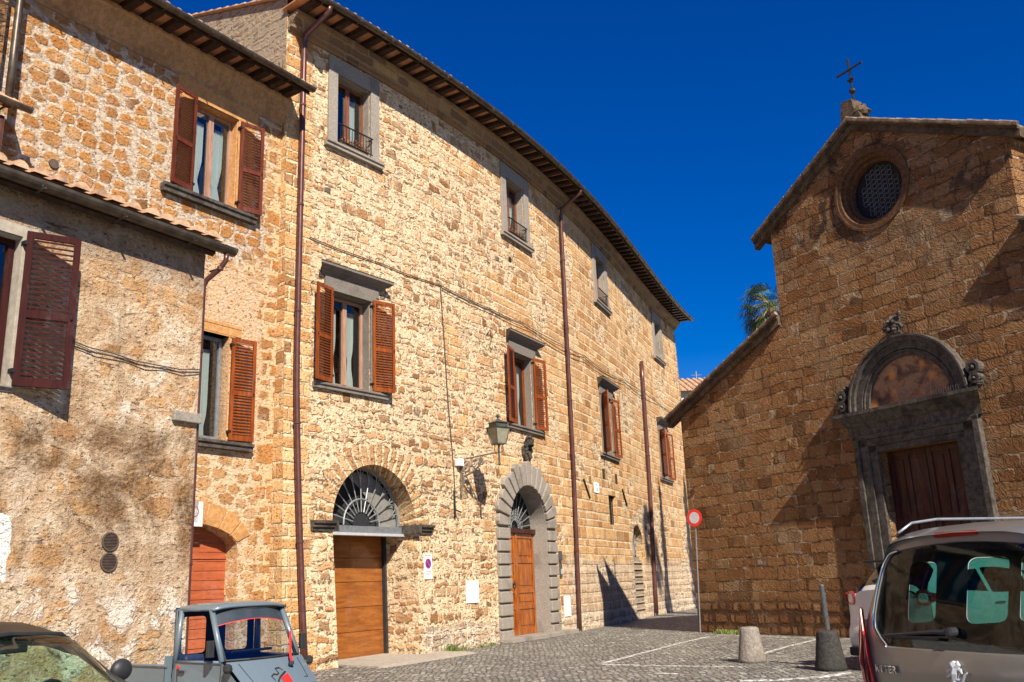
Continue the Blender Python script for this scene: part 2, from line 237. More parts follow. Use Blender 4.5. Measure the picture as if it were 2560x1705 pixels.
def mat_church():
    m, nt, p = newmat('brown tufa blocks'); v = uvn(nt)
    cols = [(0, (.27, .125, .048)), (.25, (.33, .165, .069)), (.5, (.21, .092, .034)), (.75, (.37, .205, .092)), (.92, (.14, .063, .026)), (1, (.33, .205, .11))]
    lj = mix(nt, sstep(nt, noise(nt, v, 2.2, 4, .6).outputs[0], .46, .58), (.16, .08, .04), (.46, .33, .20))
    c, h, _, und_shade = courses(nt, v, .54, .30, cols, lj, .003, .022, .035, .014, .085, 2., .6, 4.)
    sp = nd(nt, 'ShaderNodeSeparateXYZ', None, Vector=v); s, z = sp.outputs[0], sp.outputs[1]
    cl, hl, _, _ = courses(nt, v, .42, .30, cols, (.11, .055, .03), .012, .08, .06, .03, .10, 7., .3, 4.)
    f = M(nt, 'SUBTRACT', 1., sstep(nt, M(nt, 'ADD', z, M(nt, 'MULTIPLY', noise(nt, v, 1.3, 3).outputs[0], .3)), .85, 1.15)); c = mix(nt, M(nt, 'MULTIPLY', und_shade, .6), c, (.07, .035, .02)); c = mix(nt, f, c, cl); h = mix(nt, f, h, M(nt, 'MULTIPLY', hl, 2.))
    n = noise(nt, v, .6, 5, .6).outputs[0]
    c = mix(nt, M(nt, 'MULTIPLY', sstep(nt, n, .50, .68), .4), c, (.42, .29, .17))
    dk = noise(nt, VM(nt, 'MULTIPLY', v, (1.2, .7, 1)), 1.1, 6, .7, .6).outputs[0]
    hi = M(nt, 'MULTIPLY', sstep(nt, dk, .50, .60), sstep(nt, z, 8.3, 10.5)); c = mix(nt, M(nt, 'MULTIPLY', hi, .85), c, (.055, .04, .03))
    lw = M(nt, 'MULTIPLY', sstep(nt, dk, .56, .66), M(nt, 'SUBTRACT', 1., sstep(nt, z, 1., 2.4))); c = mix(nt, M(nt, 'MULTIPLY', lw, .5), c, (.30, .16, .07))
    wh = noise(nt, VM(nt, 'ADD', v, (5, 5, 0)), 1.5, 6, .7).outputs[0]; c = mix(nt, M(nt, 'MULTIPLY', sstep(nt, wh, .62, .68), .6), c, (.50, .42, .34))
    c = mix(nt, M(nt, 'MULTIPLY', sstep(nt, wh, .40, .28), .5), c, (.12, .06, .03))
    c = drips(nt, v, c, .4, (.10, .05, .025))
    c, gn = grain(nt, v, c, .6, 13.)
    nt.links.new(c, p.inputs['Base Color']); p.inputs['Roughness'].default_value = .95; p.inputs['Specular IOR Level'].default_value = .1
    tool = nd(nt, 'ShaderNodeTexWave', {'wave_type': 'BANDS', 'bands_direction': 'DIAGONAL'}, Vector=warp(nt, v, 1.6, .9), Scale=7., Distortion=6., Detail=3.)
    lrg = noise(nt, v, 3.6, 4, .6, .4).outputs[0]; vv = nd(nt, 'ShaderNodeTexVoronoi', None, Vector=warp(nt, v, 5., .12), Scale=14.)
    hh = M(nt, 'ADD', M(nt, 'MULTIPLY', h, .4), M(nt, 'ADD', M(nt, 'MULTIPLY', gn, .8), M(nt, 'ADD', M(nt, 'MULTIPLY', tool.outputs[0], .22), M(nt, 'ADD', M(nt, 'MULTIPLY', lrg, 1.1), M(nt, 'MULTIPLY', vv.outputs['Distance'], .35)))))
    bump(nt, p, hh, .09); return m
def mat_cornice():
    m, nt, p = newmat('dark stone cornice'); v = uvn(nt)  # cornice blocks in darker tones than the wall
    c, h, _, _ = courses(nt, v, .55, .22, [(0, (.22, .13, .07)), (.4, (.34, .20, .10)), (.7, (.17, .10, .06)), (1, (.40, .27, .12))], (.30, .22, .14), .006, .03, .04, .01, .05, 31.)
    c, gn = grain(nt, v, c, .5, 12.); nt.links.new(c, p.inputs['Base Color']); p.inputs['Roughness'].default_value = .95
    bump(nt, p, M(nt, 'ADD', M(nt, 'MULTIPLY', h, .5), gn), .06); return m
def mat_gable():
    m, nt, p = newmat('rough grey rubble'); v = uvn(nt)
    c, h, _, _ = courses(nt, v, .30, .17, [(0, (.26, .17, .10)), (.5, (.42, .29, .17)), (1, (.20, .13, .08))], (.36, .28, .19), .01, .04, .08, .06, .16, 41., 1.4, 3.4)
    c, gn = grain(nt, v, c, .45, 14.); nt.links.new(c, p.inputs['Base Color']); p.inputs['Roughness'].default_value = .95
    bump(nt, p, M(nt, 'ADD', M(nt, 'MULTIPLY', h, .5), gn), .06); return m
def simple(name, c1, c2=None, rough=.7, metal=0., sc=8., b=0., spec=.4, coat=0., stretch=(1, 1, 1), detail=5, alpha=None):
    m, nt, p = newmat(name); v = VM(nt, 'MULTIPLY', objn(nt), stretch)
    c2 = c2 or tuple(x * .75 for x in c1)
    n = noise(nt, v, sc, detail, .65)
    c = mix(nt, sstep(nt, n.outputs[0], .3, .7), c2, c1); nt.links.new(c, p.inputs['Base Color'])
    p.inputs['Roughness'].default_value = rough; p.inputs['Metallic'].default_value = metal; p.inputs['Specular IOR Level'].default_value = spec; p.inputs['Coat Weight'].default_value = coat
    if b: bump(nt, p, n.outputs[0], b)
    return m
def mat_stone(name, a, bb, sc=30., bd=.006, speck=.5):
    m, nt, p = newmat(name); v = objn(nt)
    n = noise(nt, v, sc, 5, .8).outputs[0]; big = noise(nt, v, 1.3, 5, .6).outputs[0]
    c = mix(nt, sstep(nt, n, .35, .65), bb, a)
    c = mix(nt, M(nt, 'MULTIPLY', sstep(nt, big, .5, .7), speck), c, tuple(x * .5 for x in bb))
    nt.links.new(c, p.inputs['Base Color']); p.inputs['Roughness'].default_value = .9; p.inputs['Specular IOR Level'].default_value = .2
    bump(nt, p, M(nt, 'ADD', n, big), bd); return m
def mat_glass(name, tint, refl=.12, tr=1.):
    m = bpy.data.materials.new(name); m.use_nodes = True; nt = m.node_tree; nt.nodes.clear()
    o = nt.nodes.new('ShaderNodeOutputMaterial')
    t = nd(nt, 'ShaderNodeBsdfTransparent', None, Color=tint); g = nd(nt, 'ShaderNodeBsdfGlossy', None, Roughness=.02, Color=(1., 1., 1.))
    n = noise(nt, objn(nt), .9, 2); b = nt.nodes.new('ShaderNodeBump'); b.inputs['Distance'].default_value = .0015; nt.links.new(n.outputs[0], b.inputs['Height']); nt.links.new(b.outputs[0], g.inputs['Normal'])
    ge = nt.nodes.new('ShaderNodeNewGeometry'); dt = nt.nodes.new('ShaderNodeVectorMath'); dt.operation = 'DOT_PRODUCT'
    nt.links.new(ge.outputs['Incoming'], dt.inputs[0]); nt.links.new(ge.outputs['Normal'], dt.inputs[1])
    f = M(nt, 'MULTIPLY_ADD', M(nt, 'POWER', M(nt, 'SUBTRACT', 1., M(nt, 'ABSOLUTE', dt.outputs['Value'])), 5.), .85, .045 + refl, True)
    mx = nt.nodes.new('ShaderNodeMixShader'); nt.links.new(f, mx.inputs[0]); nt.links.new(t.outputs[0], mx.inputs[1]); nt.links.new(g.outputs[0], mx.inputs[2]); nt.links.new(mx.outputs[0], o.inputs[0]); return m
def mat_ground():
    m, nt, p = newmat('small basalt setts'); v = objn(nt)
    u = warp(nt, v, 1.2, .25)
    vo = nd(nt, 'ShaderNodeTexVoronoi', {'voronoi_dimensions': '2D', 'feature': 'DISTANCE_TO_EDGE'}, Vector=u, Scale=8.5, Randomness=.55)
    vc = nd(nt, 'ShaderNodeTexVoronoi', {'voronoi_dimensions': '2D', 'feature': 'F1'}, Vector=u, Scale=8.5, Randomness=.55)
    sp = nd(nt, 'ShaderNodeSeparateColor', None, Color=vc.outputs['Color'])
    c = ramp(nt, sp.outputs[0], [(0, (.12, .112, .10)), (.5, (.19, .18, .16)), (.8, (.27, .255, .225)), (1, (.50, .47, .41))])
    e = sstep(nt, vo.outputs['Distance'], .03, .16); n = noise(nt, v, .7, 5, .65).outputs[0]; n2 = noise(nt, v, 3., 4, .7).outputs[0]
    c = mix(nt, e, (.12, .105, .085), c); c = mix(nt, M(nt, 'MULTIPLY', sstep(nt, n, .45, .66), .35), c, (.34, .31, .25))
    c = mix(nt, M(nt, 'MULTIPLY', sstep(nt, n2, .58, .7), .35), c, (.10, .095, .08))
    nt.links.new(c, p.inputs['Base Color']); p.inputs['Roughness'].default_value = .62; p.inputs['Specular IOR Level'].default_value = .35
    bump(nt, p, M(nt, 'ADD', M(nt, 'ADD', e, M(nt, 'MULTIPLY', sp.outputs[1], .6)), M(nt, 'MULTIPLY', n2, 1.2)), .035); return m
def mat_paint():
    m, nt, p = newmat('worn white road paint'); v = objn(nt)
    n = noise(nt, v, 9., 5, .8).outputs[0]
    p.inputs['Base Color'].default_value = (.72, .70, .64, 1); p.inputs['Roughness'].default_value = .8
    nt.links.new(sstep(nt, n, .47, .52), p.inputs['Alpha']); return m
def mat_wood(name, a, b, rough=.45, axis=(1, 1, .12), sc=14., coat=.2):
    m = simple(name, a, b, rough, 0, sc, .002, .4 if rough < .5 else .15, coat, axis); nt = m.node_tree; p = nt.nodes['Principled BSDF']; src = p.inputs['Base Color'].links[0].from_socket
    v = objn(nt); w = noise(nt, VM(nt, 'MULTIPLY', v, (2.2, 2.2, .7)), 1., 6, .75, .4).outputs[0]; g = noise(nt, VM(nt, 'MULTIPLY', v, tuple(40 * x for x in axis)), 1., 3, .6).outputs[0]
    c = mix(nt, M(nt, 'MULTIPLY', sstep(nt, w, .52, .72), .45), src, tuple(min(1, x * .6 + .10) for x in a)); c = mix(nt, M(nt, 'MULTIPLY', sstep(nt, g, .5, .7), .5), c, tuple(x * .45 for x in b))
    nt.links.new(c, p.inputs['Base Color']); return m
def mat_tiles(name='terracotta roof tiles'):
    m, nt, p = newmat(name); v = objn(nt); n = noise(nt, v, 4., 5, .7).outputs[0]; n2 = noise(nt, v, 1.2, 3).outputs[0]
    c = ramp(nt, n, [(.3, (.20, .13, .09)), (.45, (.42, .23, .13)), (.6, (.55, .36, .22)), (.75, (.34, .30, .22))])
    nt.links.new(c, p.inputs['Base Color']); p.inputs['Roughness'].default_value = .9; bump(nt, p, n, .02); return m
def mat_tiles2():
    m, nt, p = newmat('lichened verge tiles'); v = objn(nt); n = noise(nt, v, 5., 5, .7).outputs[0]
    c = ramp(nt, n, [(.3, (.07, .05, .035)), (.5, (.17, .11, .07)), (.62, (.30, .22, .15)), (.75, (.12, .10, .07))])
    nt.links.new(c, p.inputs['Base Color']); p.inputs['Roughness'].default_value = .9; bump(nt, p, n, .02); return m
def mat_fresco():
    m, nt, p = newmat('faded fresco'); v = objn(nt); n = noise(nt, v, 2.2, 6, .7, .5).outputs[0]
    n2 = nd(nt, 'ShaderNodeTexVoronoi', {'feature': 'SMOOTH_F1'}, Vector=warp(nt, v, 2., .4), Scale=2.3)
    c = ramp(nt, n, [(.32, (.04, .025, .02)), (.46, (.17, .09, .055)), (.55, (.36, .19, .09)), (.62, (.20, .13, .10)), (.75, (.46, .33, .24))])
    c = mix(nt, M(nt, 'MULTIPLY', M(nt, 'SUBTRACT', 1., sstep(nt, n2.outputs['Distance'], .12, .35)), .8), c, (.62, .25, .07))
    nt.links.new(c, p.inputs['Base Color']); p.inputs['Roughness'].default_value = .9; bump(nt, p, n, .01); return m

MT = dict(
 pal=mat_palazzo(), blobs=mat_blobs(), oldp=mat_oldplaster(), church=mat_church(), gable=mat_gable(),
 pep=mat_stone('grey peperino stone', (.36, .315, .265), (.21, .18, .15), 30., .010, .45),
 pepd=mat_stone('dark weathered peperino', (.12, .10, .082), (.045, .038, .032), 9., .012, .8),
 pepm=mat_stone('mid grey peperino stone', (.235, .205, .175), (.14, .12, .10), 30., .010, .45), pepl=mat_stone('pale travertine', (.56, .50, .42), (.40, .34, .27), 30., .006, .3),
 tufo=mat_stone('cut orange tufa', (.60, .32, .125), (.44, .21, .075), 13., .02, .35),
 tufod=mat_stone('weathered tufa cornice', (.30, .20, .12), (.15, .095, .055), 7., .03, .85), ctiles=mat_tiles2(),
 tufor=mat_stone('red brown tufa moulding', (.17, .085, .04), (.07, .035, .018), 12., .015, .5),
 conc=mat_stone('pale concrete', (.34, .295, .25), (.19, .16, .135), 22., .02, .55),
 concd=mat_stone('dark bollard stone', (.060, .055, .05), (.028, .026, .024), 20., .01, .3),  # darker colour for the second bollard
 thr=mat_stone('pale cement', (.42, .37, .30), (.31, .265, .21), 9., .006, .2),
 ground=mat_ground(), paint=mat_paint(), tiles=mat_tiles(), fresco=mat_fresco(),
 shutA=mat_wood('varnished shutter wood', (.29, .068, .010), (.15, .032, .006), .5, coat=.05),
 shutB=mat_wood('red brown shutter paint', (.15, .034, .017), (.085, .019, .010), .55, coat=0.),
 shutC=mat_wood('purple brown shutter paint', (.048, .0105, .0095), (.03, .007, .0065), .85, coat=0.),
 casing=mat_wood('brown casement wood', (.24, .085, .035), (.14, .045, .02)),
 casep=mat_wood('pale casement wood', (.42, .24, .16), (.30, .16, .10)),
 gdoor=mat_wood('varnished garage panel', (.31, .105, .020), (.19, .055, .010), .35, (.15, .15, 1.2), 9., .35),
 rdoor=mat_wood('orange red door boards', (.44, .115, .045), (.32, .075, .028), .5, (.2, .2, 2.), 6., .1),
 wdoor=mat_wood('golden varnished door wood', (.44, .125, .012), (.17, .036, .004), .32, (1.6, 1.6, .25), 8., .4),
 cdoor=mat_wood('dark red church door wood', (.085, .025, .016), (.03, .012, .010), .55, (2, 2, .3), 6., .1),
 rafter=mat_wood('dark rafter wood', (.055, .03, .02), (.03, .018, .012), .8),
 pian=simple('terracotta eave slab', (.62, .32, .17), (.44, .21, .10), .9, sc=3.), cornst=mat_cornice(),
 copper=simple('brown enamelled copper', (.15, .062, .05), (.10, .04, .035), .33, .4, 6., 0, .5),
 gut=simple('old brown gutter metal', (.06, .045, .035), (.14, .11, .08), .4, .5, 5.),
 iron=simple('black iron', (.03, .028, .027), (.055, .045, .04), .5, .6, 20.),
 irong=simple('bright grey iron', (.36, .37, .36), (.20, .21, .21), .4, .4, 20.),
 ironr=simple('rusty bracket iron', (.28, .23, .19), (.15, .115, .09), .7, .4, 25., .004),
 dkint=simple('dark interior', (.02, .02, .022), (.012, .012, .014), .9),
 curt=simple('white curtain', (.66, .66, .62), (.50, .51, .48), .95, sc=5., stretch=(1, 1, .05), spec=.1),
 wglass=mat_glass('window glass', (.80, .84, .84), .03),
 milk=simple('frosted lamp glass', (.30, .28, .20), (.21, .20, .14), .25, spec=.6),
 dglass=mat_glass('dark window glass', (.12, .13, .14), .06),
 light_patch=simple('pale lunette light patch', (.24, .23, .205), (.16, .155, .14), .25, spec=.5),
 white=simple('white enamel', (.88, .88, .86), (.80, .80, .79), .4),
 red=simple('red enamel', (.70, .03, .025), (.60, .025, .02), .4), blue=simple('blue enamel', (.03, .06, .36), (.025, .05, .30), .4),
 steel=simple('galvanised steel', (.34, .36, .38), (.24, .26, .28), .45, .6, 12.),
 silver=simple('aluminium strip', (.60, .60, .61), (.5, .5, .52), .35, .3),
 black=simple('black plastic', (.02, .02, .022), (.03, .03, .032), .5), rubber=simple('tyre rubber', (.025, .025, .025), (.035, .035, .033), .8),
 cable=simple('grey cable', (.10, .08, .065), (.06, .05, .045), .7), cable2=simple('dark cable', (.14, .085, .05), (.10, .06, .035), .7),
 pipec=simple('clay vent', (.12, .08, .06), (.08, .055, .04), .9), ant=simple('galvanised antenna', (.3, .3, .3), (.25, .25, .25), .5),
 flower=simple('dry red flowers', (.42, .12, .06), (.20, .14, .05), .9, sc=40.), leaf=simple('green leaf', (.10, .16, .03), (.05, .09, .02), .7, sc=20.),
 palm=simple('palm leaf', (.06, .12, .03), (.022, .05, .016), .5, sc=6.), palmy=simple('yellow palm stalk', (.42, .34, .06), (.30, .24, .05), .6), trunk=simple('palm trunk', (.16, .10, .06), (.09, .055, .035), .95, b=.02),
 stucco=simple('pale stucco', (.55, .50, .42), (.45, .41, .35), .95), weed=simple('weeds', (.10, .17, .03), (.18, .18, .05), .9, sc=15.),
 tufoc=mat_stone('warm tufa cornice', (.46, .28, .14), (.30, .17, .08), 9., .02, .4), rakest=mat_stone('dark lichened coping', (.15, .10, .06), (.06, .042, .028), 6., .03, .7), postm=simple('dark grey painted post', (.13, .135, .14), (.07, .07, .075), .5, .4, 9.), lampm=simple('dull green grey lamp metal', (.13, .14, .12), (.07, .075, .065), .45, .5, 14.), screen=simple('intercom panel', (.05, .05, .05), (.09, .09, .09), .4))

# ------------------------------------------------------------------ frames (local s,o,z -> world)
PC = (3.68024599e-04, -4.34763125e-02, 2.08418418, -31.8883162)
def px(y): return ((PC[0] * y + PC[1]) * y + PC[2]) * y + PC[3]
def pdx(y): return (3 * PC[0] * y + 2 * PC[1]) * y + PC[2]
_tab = []; _y = 17.0; _s = 0.
while _y < 56: _tab.append((_s, _y)); _s += sqrt(1 + pdx(_y + .025) ** 2) * .05; _y += .05
_s0 = next(a + (19.32 - b) / .05 * 0 for a, b in _tab if b >= 19.32 - 1e-6)
def yof(s):
    s += _s0; lo, hi = 0, len(_tab) - 1
    while hi - lo > 1:
        m_ = (lo + hi) // 2
        if _tab[m_][0] <= s: lo = m_
        else: hi = m_
    a, b = _tab[lo], _tab[hi]; return a[1] + (s - a[0]) / (b[0] - a[0]) * (b[1] - a[1])
def batter(s, z):
    t = max(0, min(1, (7 - z) / 7)); w = max(0, min(1, (6.5 - s) / 5.5)); w = w * w * (3 - 2 * w)
    e = max(0, min(1, (s - 28) / 4)); t2 = max(0, min(1, (4 - z) / 4))
    return .42 * t ** 1.6 * w + .3 * t2 ** 2 * e
def PAL(s, o, z):
    y = yof(s); d = pdx(y); L = sqrt(1 + d * d); T = (d / L, 1 / L); N = (T[1], -T[0]); o += batter(s, z)
    return Vector((px(y) + N[0] * o, y + N[1] * o, z))
def aff(org, hdg, flip=False):
    h = radians(hdg); T = (sin(h), cos(h)); N = (cos(h), -sin(h))
    if flip: N = (-N[0], -N[1])
    def f(s, o, z): return Vector((org[0] + T[0] * s + N[0] * o, org[1] + T[1] * s + N[1] * o, z))
    return f
LU = aff((-5.24, 19.38), 33); LL = aff((-4.447, 12.509), 32); CH = aff((5.087, 27.647), 149, False)
_t = CH(0, 1, 0) - CH(0, 0, 0)
if _t.y > 0: CH = aff((5.087, 27.647), 149, True)
WD = lambda x, y, z: Vector((x, y, z))

# ------------------------------------------------------------------ mesh builder
class MB:
    def __init__(self, fm=WD): self.v = []; self.f = []; self.fm = fm
    def add(self, vs, fs):
        n = len(self.v); self.v += [tuple(a) for a in vs]; self.f += [tuple(i + n for i in f) for f in fs]; return self
    def box(self, a0, a1, b0, b1, c0, c1, step=0):
        n = max(1, int(abs(a1 - a0) / step)) if step else 1
        vs = []; fs = []
        for i in range(n + 1):
            a = a0 + (a1 - a0) * i / n; vs += [(a, b0, c0), (a, b1, c0), (a, b1, c1), (a, b0, c1)]
        for i in range(n):
            k = 4 * i
            for j in range(4): fs.append((k + j, k + (j + 1) % 4, k + 4 + (j + 1) % 4, k + 4 + j))
        fs += [(3, 2, 1, 0), (4 * n, 4 * n + 1, 4 * n + 2, 4 * n + 3)]
        return self.add(vs, fs)
    def extr(self, poly, o0, o1):     # (s,z) polygon extruded along o
        n = len(poly); vs = [(a, o0, b) for a, b in poly] + [(a, o1, b) for a, b in poly]
        return self.add(vs, [tuple(range(n)), tuple(range(2 * n - 1, n - 1, -1))] + [(i, i + n, (i + 1) % n + n, (i + 1) % n) for i in range(n)])
    def prof(self, prof, s0, s1, step=0, miter=0.):      # (o,z) profile extruded along s
        n = max(1, int(abs(s1 - s0) / step)) if step else 1; k = len(prof); vs = []; fs = []
        for i in range(n + 1):
            t = i / n
            for (o, z) in prof:
                vs.append((s0 - miter * o + (s1 - s0 + 2 * miter * o) * t, o, z))
        for i in range(n):
            for j in range(k): fs.append((i * k + j, i * k + (j + 1) % k, (i + 1) * k + (j + 1) % k, (i + 1) * k + j))
        fs += [tuple(range(k - 1, -1, -1)), tuple(n * k + j for j in range(k))]
        return self.add(vs, fs)
    def ring(self, c, r0, r1, o0, o1, a0=0., a1=2 * pi, n=32):
        full = abs(a1 - a0 - 2 * pi) < 1e-5; vs = []; fs = []; m_ = n if full else n + 1
        for i in range(m_):
            a = a0 + (a1 - a0) * i / n; q = (cos(a), sin(a))
            for r, o in ((r0, o0), (r1, o0), (r1, o1), (r0, o1)): vs.append((c[0] + q[0] * r, o, c[1] + q[1] * r))
        for i in range(n):
            k = 4 * i; l = 4 * ((i + 1) % m_)
            for j in range(4): fs.append((k + j, k + (j + 1) % 4, l + (j + 1) % 4, l + j))
        if not full: fs += [(3, 2, 1, 0), (4 * n, 4 * n + 1, 4 * n + 2, 4 * n + 3)]
        return self.add(vs, fs)
    def tube(self, path, r, n=8, cap=True):
        P = [Vector(p) for p in path]; rs = r if isinstance(r, (list, tuple)) else [r] * len(P)
        vs = []; fs = []; ref = None
        for i, p in enumerate(P):
            d = (P[min(i + 1, len(P) - 1)] - P[max(i - 1, 0)]).normalized()
            if ref is None: ref = Vector((0, 0, 1)) if abs(d.z) < .9 else Vector((1, 0, 0))
            a = d.cross(ref).normalized(); b = d.cross(a).normalized()
            ref = a.cross(d).normalized()
            for j in range(n):
                t = 2 * pi * j / n; vs.append(p + (a * cos(t) + b * sin(t)) * rs[i])
        for i in range(len(P) - 1):
            for j in range(n): fs.append((i * n + j, i * n + (j + 1) % n, (i + 1) * n + (j + 1) % n, (i + 1) * n + j))
        if cap: fs += [tuple(range(n - 1, -1, -1)), tuple((len(P) - 1) * n + j for j in range(n))]
        return self.add(vs, fs)
    def lathe(self, c, prof, n=16, axis='z'):
        vs = []; fs = []
        for r, h in prof:
            for j in range(n):
                t = 2 * pi * j / n
                vs.append((c[0] + r * cos(t), c[1] + r * sin(t), c[2] + h) if axis == 'z' else (c[0] + r * cos(t), c[1] + h, c[2] + r * sin(t)))
        for i in range(len(prof) - 1):
            for j in range(n): fs.append((i * n + j, i * n + (j + 1) % n, (i + 1) * n + (j + 1) % n, (i + 1) * n + j))
        fs += [tuple(range(n - 1, -1, -1)), tuple((len(prof) - 1) * n + j for j in range(n))]
        return self.add(vs, fs)
    def blob(self, c, r, n=8, seed=0, amp=.2):
        q = random.Random(seed); vs = []; fs = []
        for i in range(n + 1):
            for j in range(n * 2):
                th = pi * i / n; ph = pi * j / n; k = 1 + q.uniform(-amp, amp)
                vs.append((c[0] + r[0] * sin(th) * cos(ph) * k, c[1] + r[1] * sin(th) * sin(ph) * k, c[2] + r[2] * cos(th) * k))
        for i in range(n):
            for j in range(n * 2): fs.append((i * 2 * n + j, i * 2 * n + (j + 1) % (2 * n), (i + 1) * 2 * n + (j + 1) % (2 * n), (i + 1) * 2 * n + j))
        return self.add(vs, fs)
    def build(self, name, mat, parent=None, base=None, smooth=False, bevel=0., recalc=True, label=None):
        b = Vector(parent['_b']) if parent is not None else Vector(base or (0, 0, 0))
        me = bpy.data.meshes.new(name); wv = [self.fm(*p) - b for p in self.v]
        me.from_pydata(wv, [], self.f); uv = me.uv_layers.new(name='UVMap')
        li = [0] * len(me.loops); me.loops.foreach_get('vertex_index', li); flat = []
        for i in li: s, o, z = self.v[i]; flat += [s + o, z]
        uv.data.foreach_set('uv', flat)
        bm = bmesh.new(); bm.from_mesh(me)
        if recalc: bmesh.ops.recalc_face_normals(bm, faces=bm.faces)
        bm.to_mesh(me); bm.free()
        if smooth: me.polygons.foreach_set('use_smooth', [True] * len(me.polygons))
        me.materials.append(MT[mat] if isinstance(mat, str) else mat)
        o = bpy.data.objects.new(name, me); COL.objects.link(o)
        if parent is not None: o.parent = parent
        else: o.location = b
        o['_b'] = tuple(b)
        if bevel:
            md = o.modifiers.new('bevel', 'BEVEL'); md.width = bevel; md.segments = 2; md.limit_method = 'ANGLE'; md.angle_limit = radians(40)
        if label: o['label'] = label
        return o
def tag(o, label, cat, group=None):
    o['label'] = label; o['category'] = cat
    if group: o['group'] = group
    return o
def thing(name, label, cat, base, group=None):
    o = bpy.data.objects.new(name, None); COL.objects.link(o); o.location = base; o['_b'] = tuple(base); o.empty_display_size = .2
    return tag(o, label, cat, group)
def struct(o): o['kind'] = 'structure'; return o
def inpoly(p, poly):
    x, y = p; c = False; n = len(poly); j = n - 1
    for i in range(n):
        xi, yi = poly[i]; xj, yj = poly[j]
        if (yi > y) != (yj > y) and x < (xj - xi) * (y - yi) / (yj - yi) + xi: c = not c
        j = i
    return c
def cdt(outer, holes, grid=0, gy=None):
    gy = gy or grid; V = [Vector(p) for p in outer]; Ed = [(i, (i + 1) % len(outer)) for i in range(len(outer))]
    for h in holes:
        n = len(V); V += [Vector(p) for p in h]; Ed += [(n + i, n + (i + 1) % len(h)) for i in range(len(h))]
    if grid:
        xs = [p[0] for p in outer]; ys = [p[1] for p in outer]; x = min(xs) + grid
        while x < max(xs) - grid * .3:
            y = min(ys) + gy
            while y < max(ys) - gy * .3:
                q = (x + R.uniform(-.01, .01) * grid, y + R.uniform(-.01, .01) * gy)
                if inpoly(q, outer) and not any(inpoly(q, h) for h in holes): V.append(Vector(q))
                y += gy
            x += grid
    r = delaunay_2d_cdt(V, Ed, [], 0, 1e-5); vs = r[0]; fs = []
    for f in r[2]:
        c = (sum(vs[i].x for i in f) / len(f), sum(vs[i].y for i in f) / len(f))
        if inpoly(c, outer) and not any(inpoly(c, h) for h in holes): fs.append(tuple(f))
    return [(v.x, v.y) for v in vs], fs
def subdiv(P, d=.5):
    o = []
    for (a, b) in zip(P, P[1:] + P[:1]):
        n = max(1, int(sqrt((a[0] - b[0]) ** 2 + (a[1] - b[1]) ** 2) / d)); o += [(a[0] + (b[0] - a[0]) * i / n, a[1] + (b[1] - a[1]) * i / n) for i in range(n)]
    return o
def wall(mb, outer, holes, depth, grid=1.0, o=0., depths=None):
    outer = subdiv(outer)
    vs, fs = cdt(outer, holes, grid); mb.add([(a, o, b) for a, b in vs], fs)
    for k, h in enumerate(holes):
        d = depths[k] if depths else depth; n = len(h)
        mb.add([(a, o, b) for a, b in h] + [(a, o - d, b) for a, b in h], [(i, (i + 1) % n, (i + 1) % n + n, i + n) for i in range(n)])
def rect(a0, a1, c0, c1): return [(a0, c0), (a1, c0), (a1, c1), (a0, c1)]
def archp(c, r, z0, zs, n=20): return [(c - r, z0), (c + r, z0)] + [(c + r * cos(pi * i / n), zs + r * sin(pi * i / n)) for i in range(n + 1)]
def text(txt, size, place, mat, parent, depth=.002, name='lettering', bold=0.):
    cu = bpy.data.curves.new(name, 'FONT'); cu.body = txt; cu.size = size; cu.extrude = depth; cu.align_x = 'CENTER'; cu.align_y = 'CENTER'; cu.offset = bold
    t = bpy.data.objects.new(name, cu); COL.objects.link(t); dg = bpy.context.evaluated_depsgraph_get(); dg.update()
    me = bpy.data.meshes.new_from_object(t.evaluated_get(dg)); bpy.data.objects.remove(t)
    b = Vector(parent['_b'])
    for v in me.vertices: v.co = place(v.co.x, v.co.y, v.co.z) - b
    me.materials.clear(); me.materials.append(MT[mat]); o = bpy.data.objects.new(name, me); COL.objects.link(o); o.parent = parent; o['_b'] = tuple(b); return o

# ------------------------------------------------------------------ ground
def ground():
    vs = []; mb = MB(); xs = [-1500, -200, -60, -30] + list(range(-20, 31, 2)) + [60, 200, 1500]; ys = [-1500, -100, -30] + list(range(-10, 61, 2)) + [100, 300, 1500]
    for y in ys:
        for x in xs: vs.append((x, y, 0))
    n = len(xs); mb.add(vs, [(j * n + i, j * n + i + 1, (j + 1) * n + i + 1, (j + 1) * n + i) for j in range(len(ys) - 1) for i in range(n - 1)])
    o = mb.build('ground', 'ground'); struct(o); o['label'] = 'grey cobbled square and street'
ground()
def line(pts, w, lab):
    mb = MB()
    for (x0, y0), (x1, y1) in zip(pts, pts[1:]):
        d = Vector((x1 - x0, y1 - y0)).normalized(); n = Vector((-d.y, d.x)) * w / 2
        mb.add([(x0 + n.x, y0 + n.y, .004), (x0 - n.x, y0 - n.y, .004), (x1 - n.x, y1 - n.y, .004), (x1 + n.x, y1 + n.y, .004)], [(0, 1, 2, 3)])
    o = mb.build('road_marking', 'paint', base=(pts[0][0], pts[0][1], 0), recalc=False); struct(o); o['label'] = lab
line([(1.5, 18.75), (3.83, 23.5), (4.92, 25.5)], .13, 'worn white parking line running to the church corner')
line([(1.5, 18.6), (2.43, 17.86), (3.9, 17.05)], .13, 'worn white parking line running towards the pale bollard')
line([(4.3, 18.6), (5.76, 21.11), (7.15, 23.12)], .12, 'worn white parking line behind the pale bollard')
line([(2.25, 16.55), (2.6, 16.25)], .13, 'short stub of white road paint')
line([(5.3, 26.2), (8.2, 21.6)], .08, 'thin worn line along the foot of the church')
line([(3.3, 14.9), (3.8, 14.78), (4.6, 14.98), (5.2, 15.4)], .22, 'curved white paint beside the dark bollard')

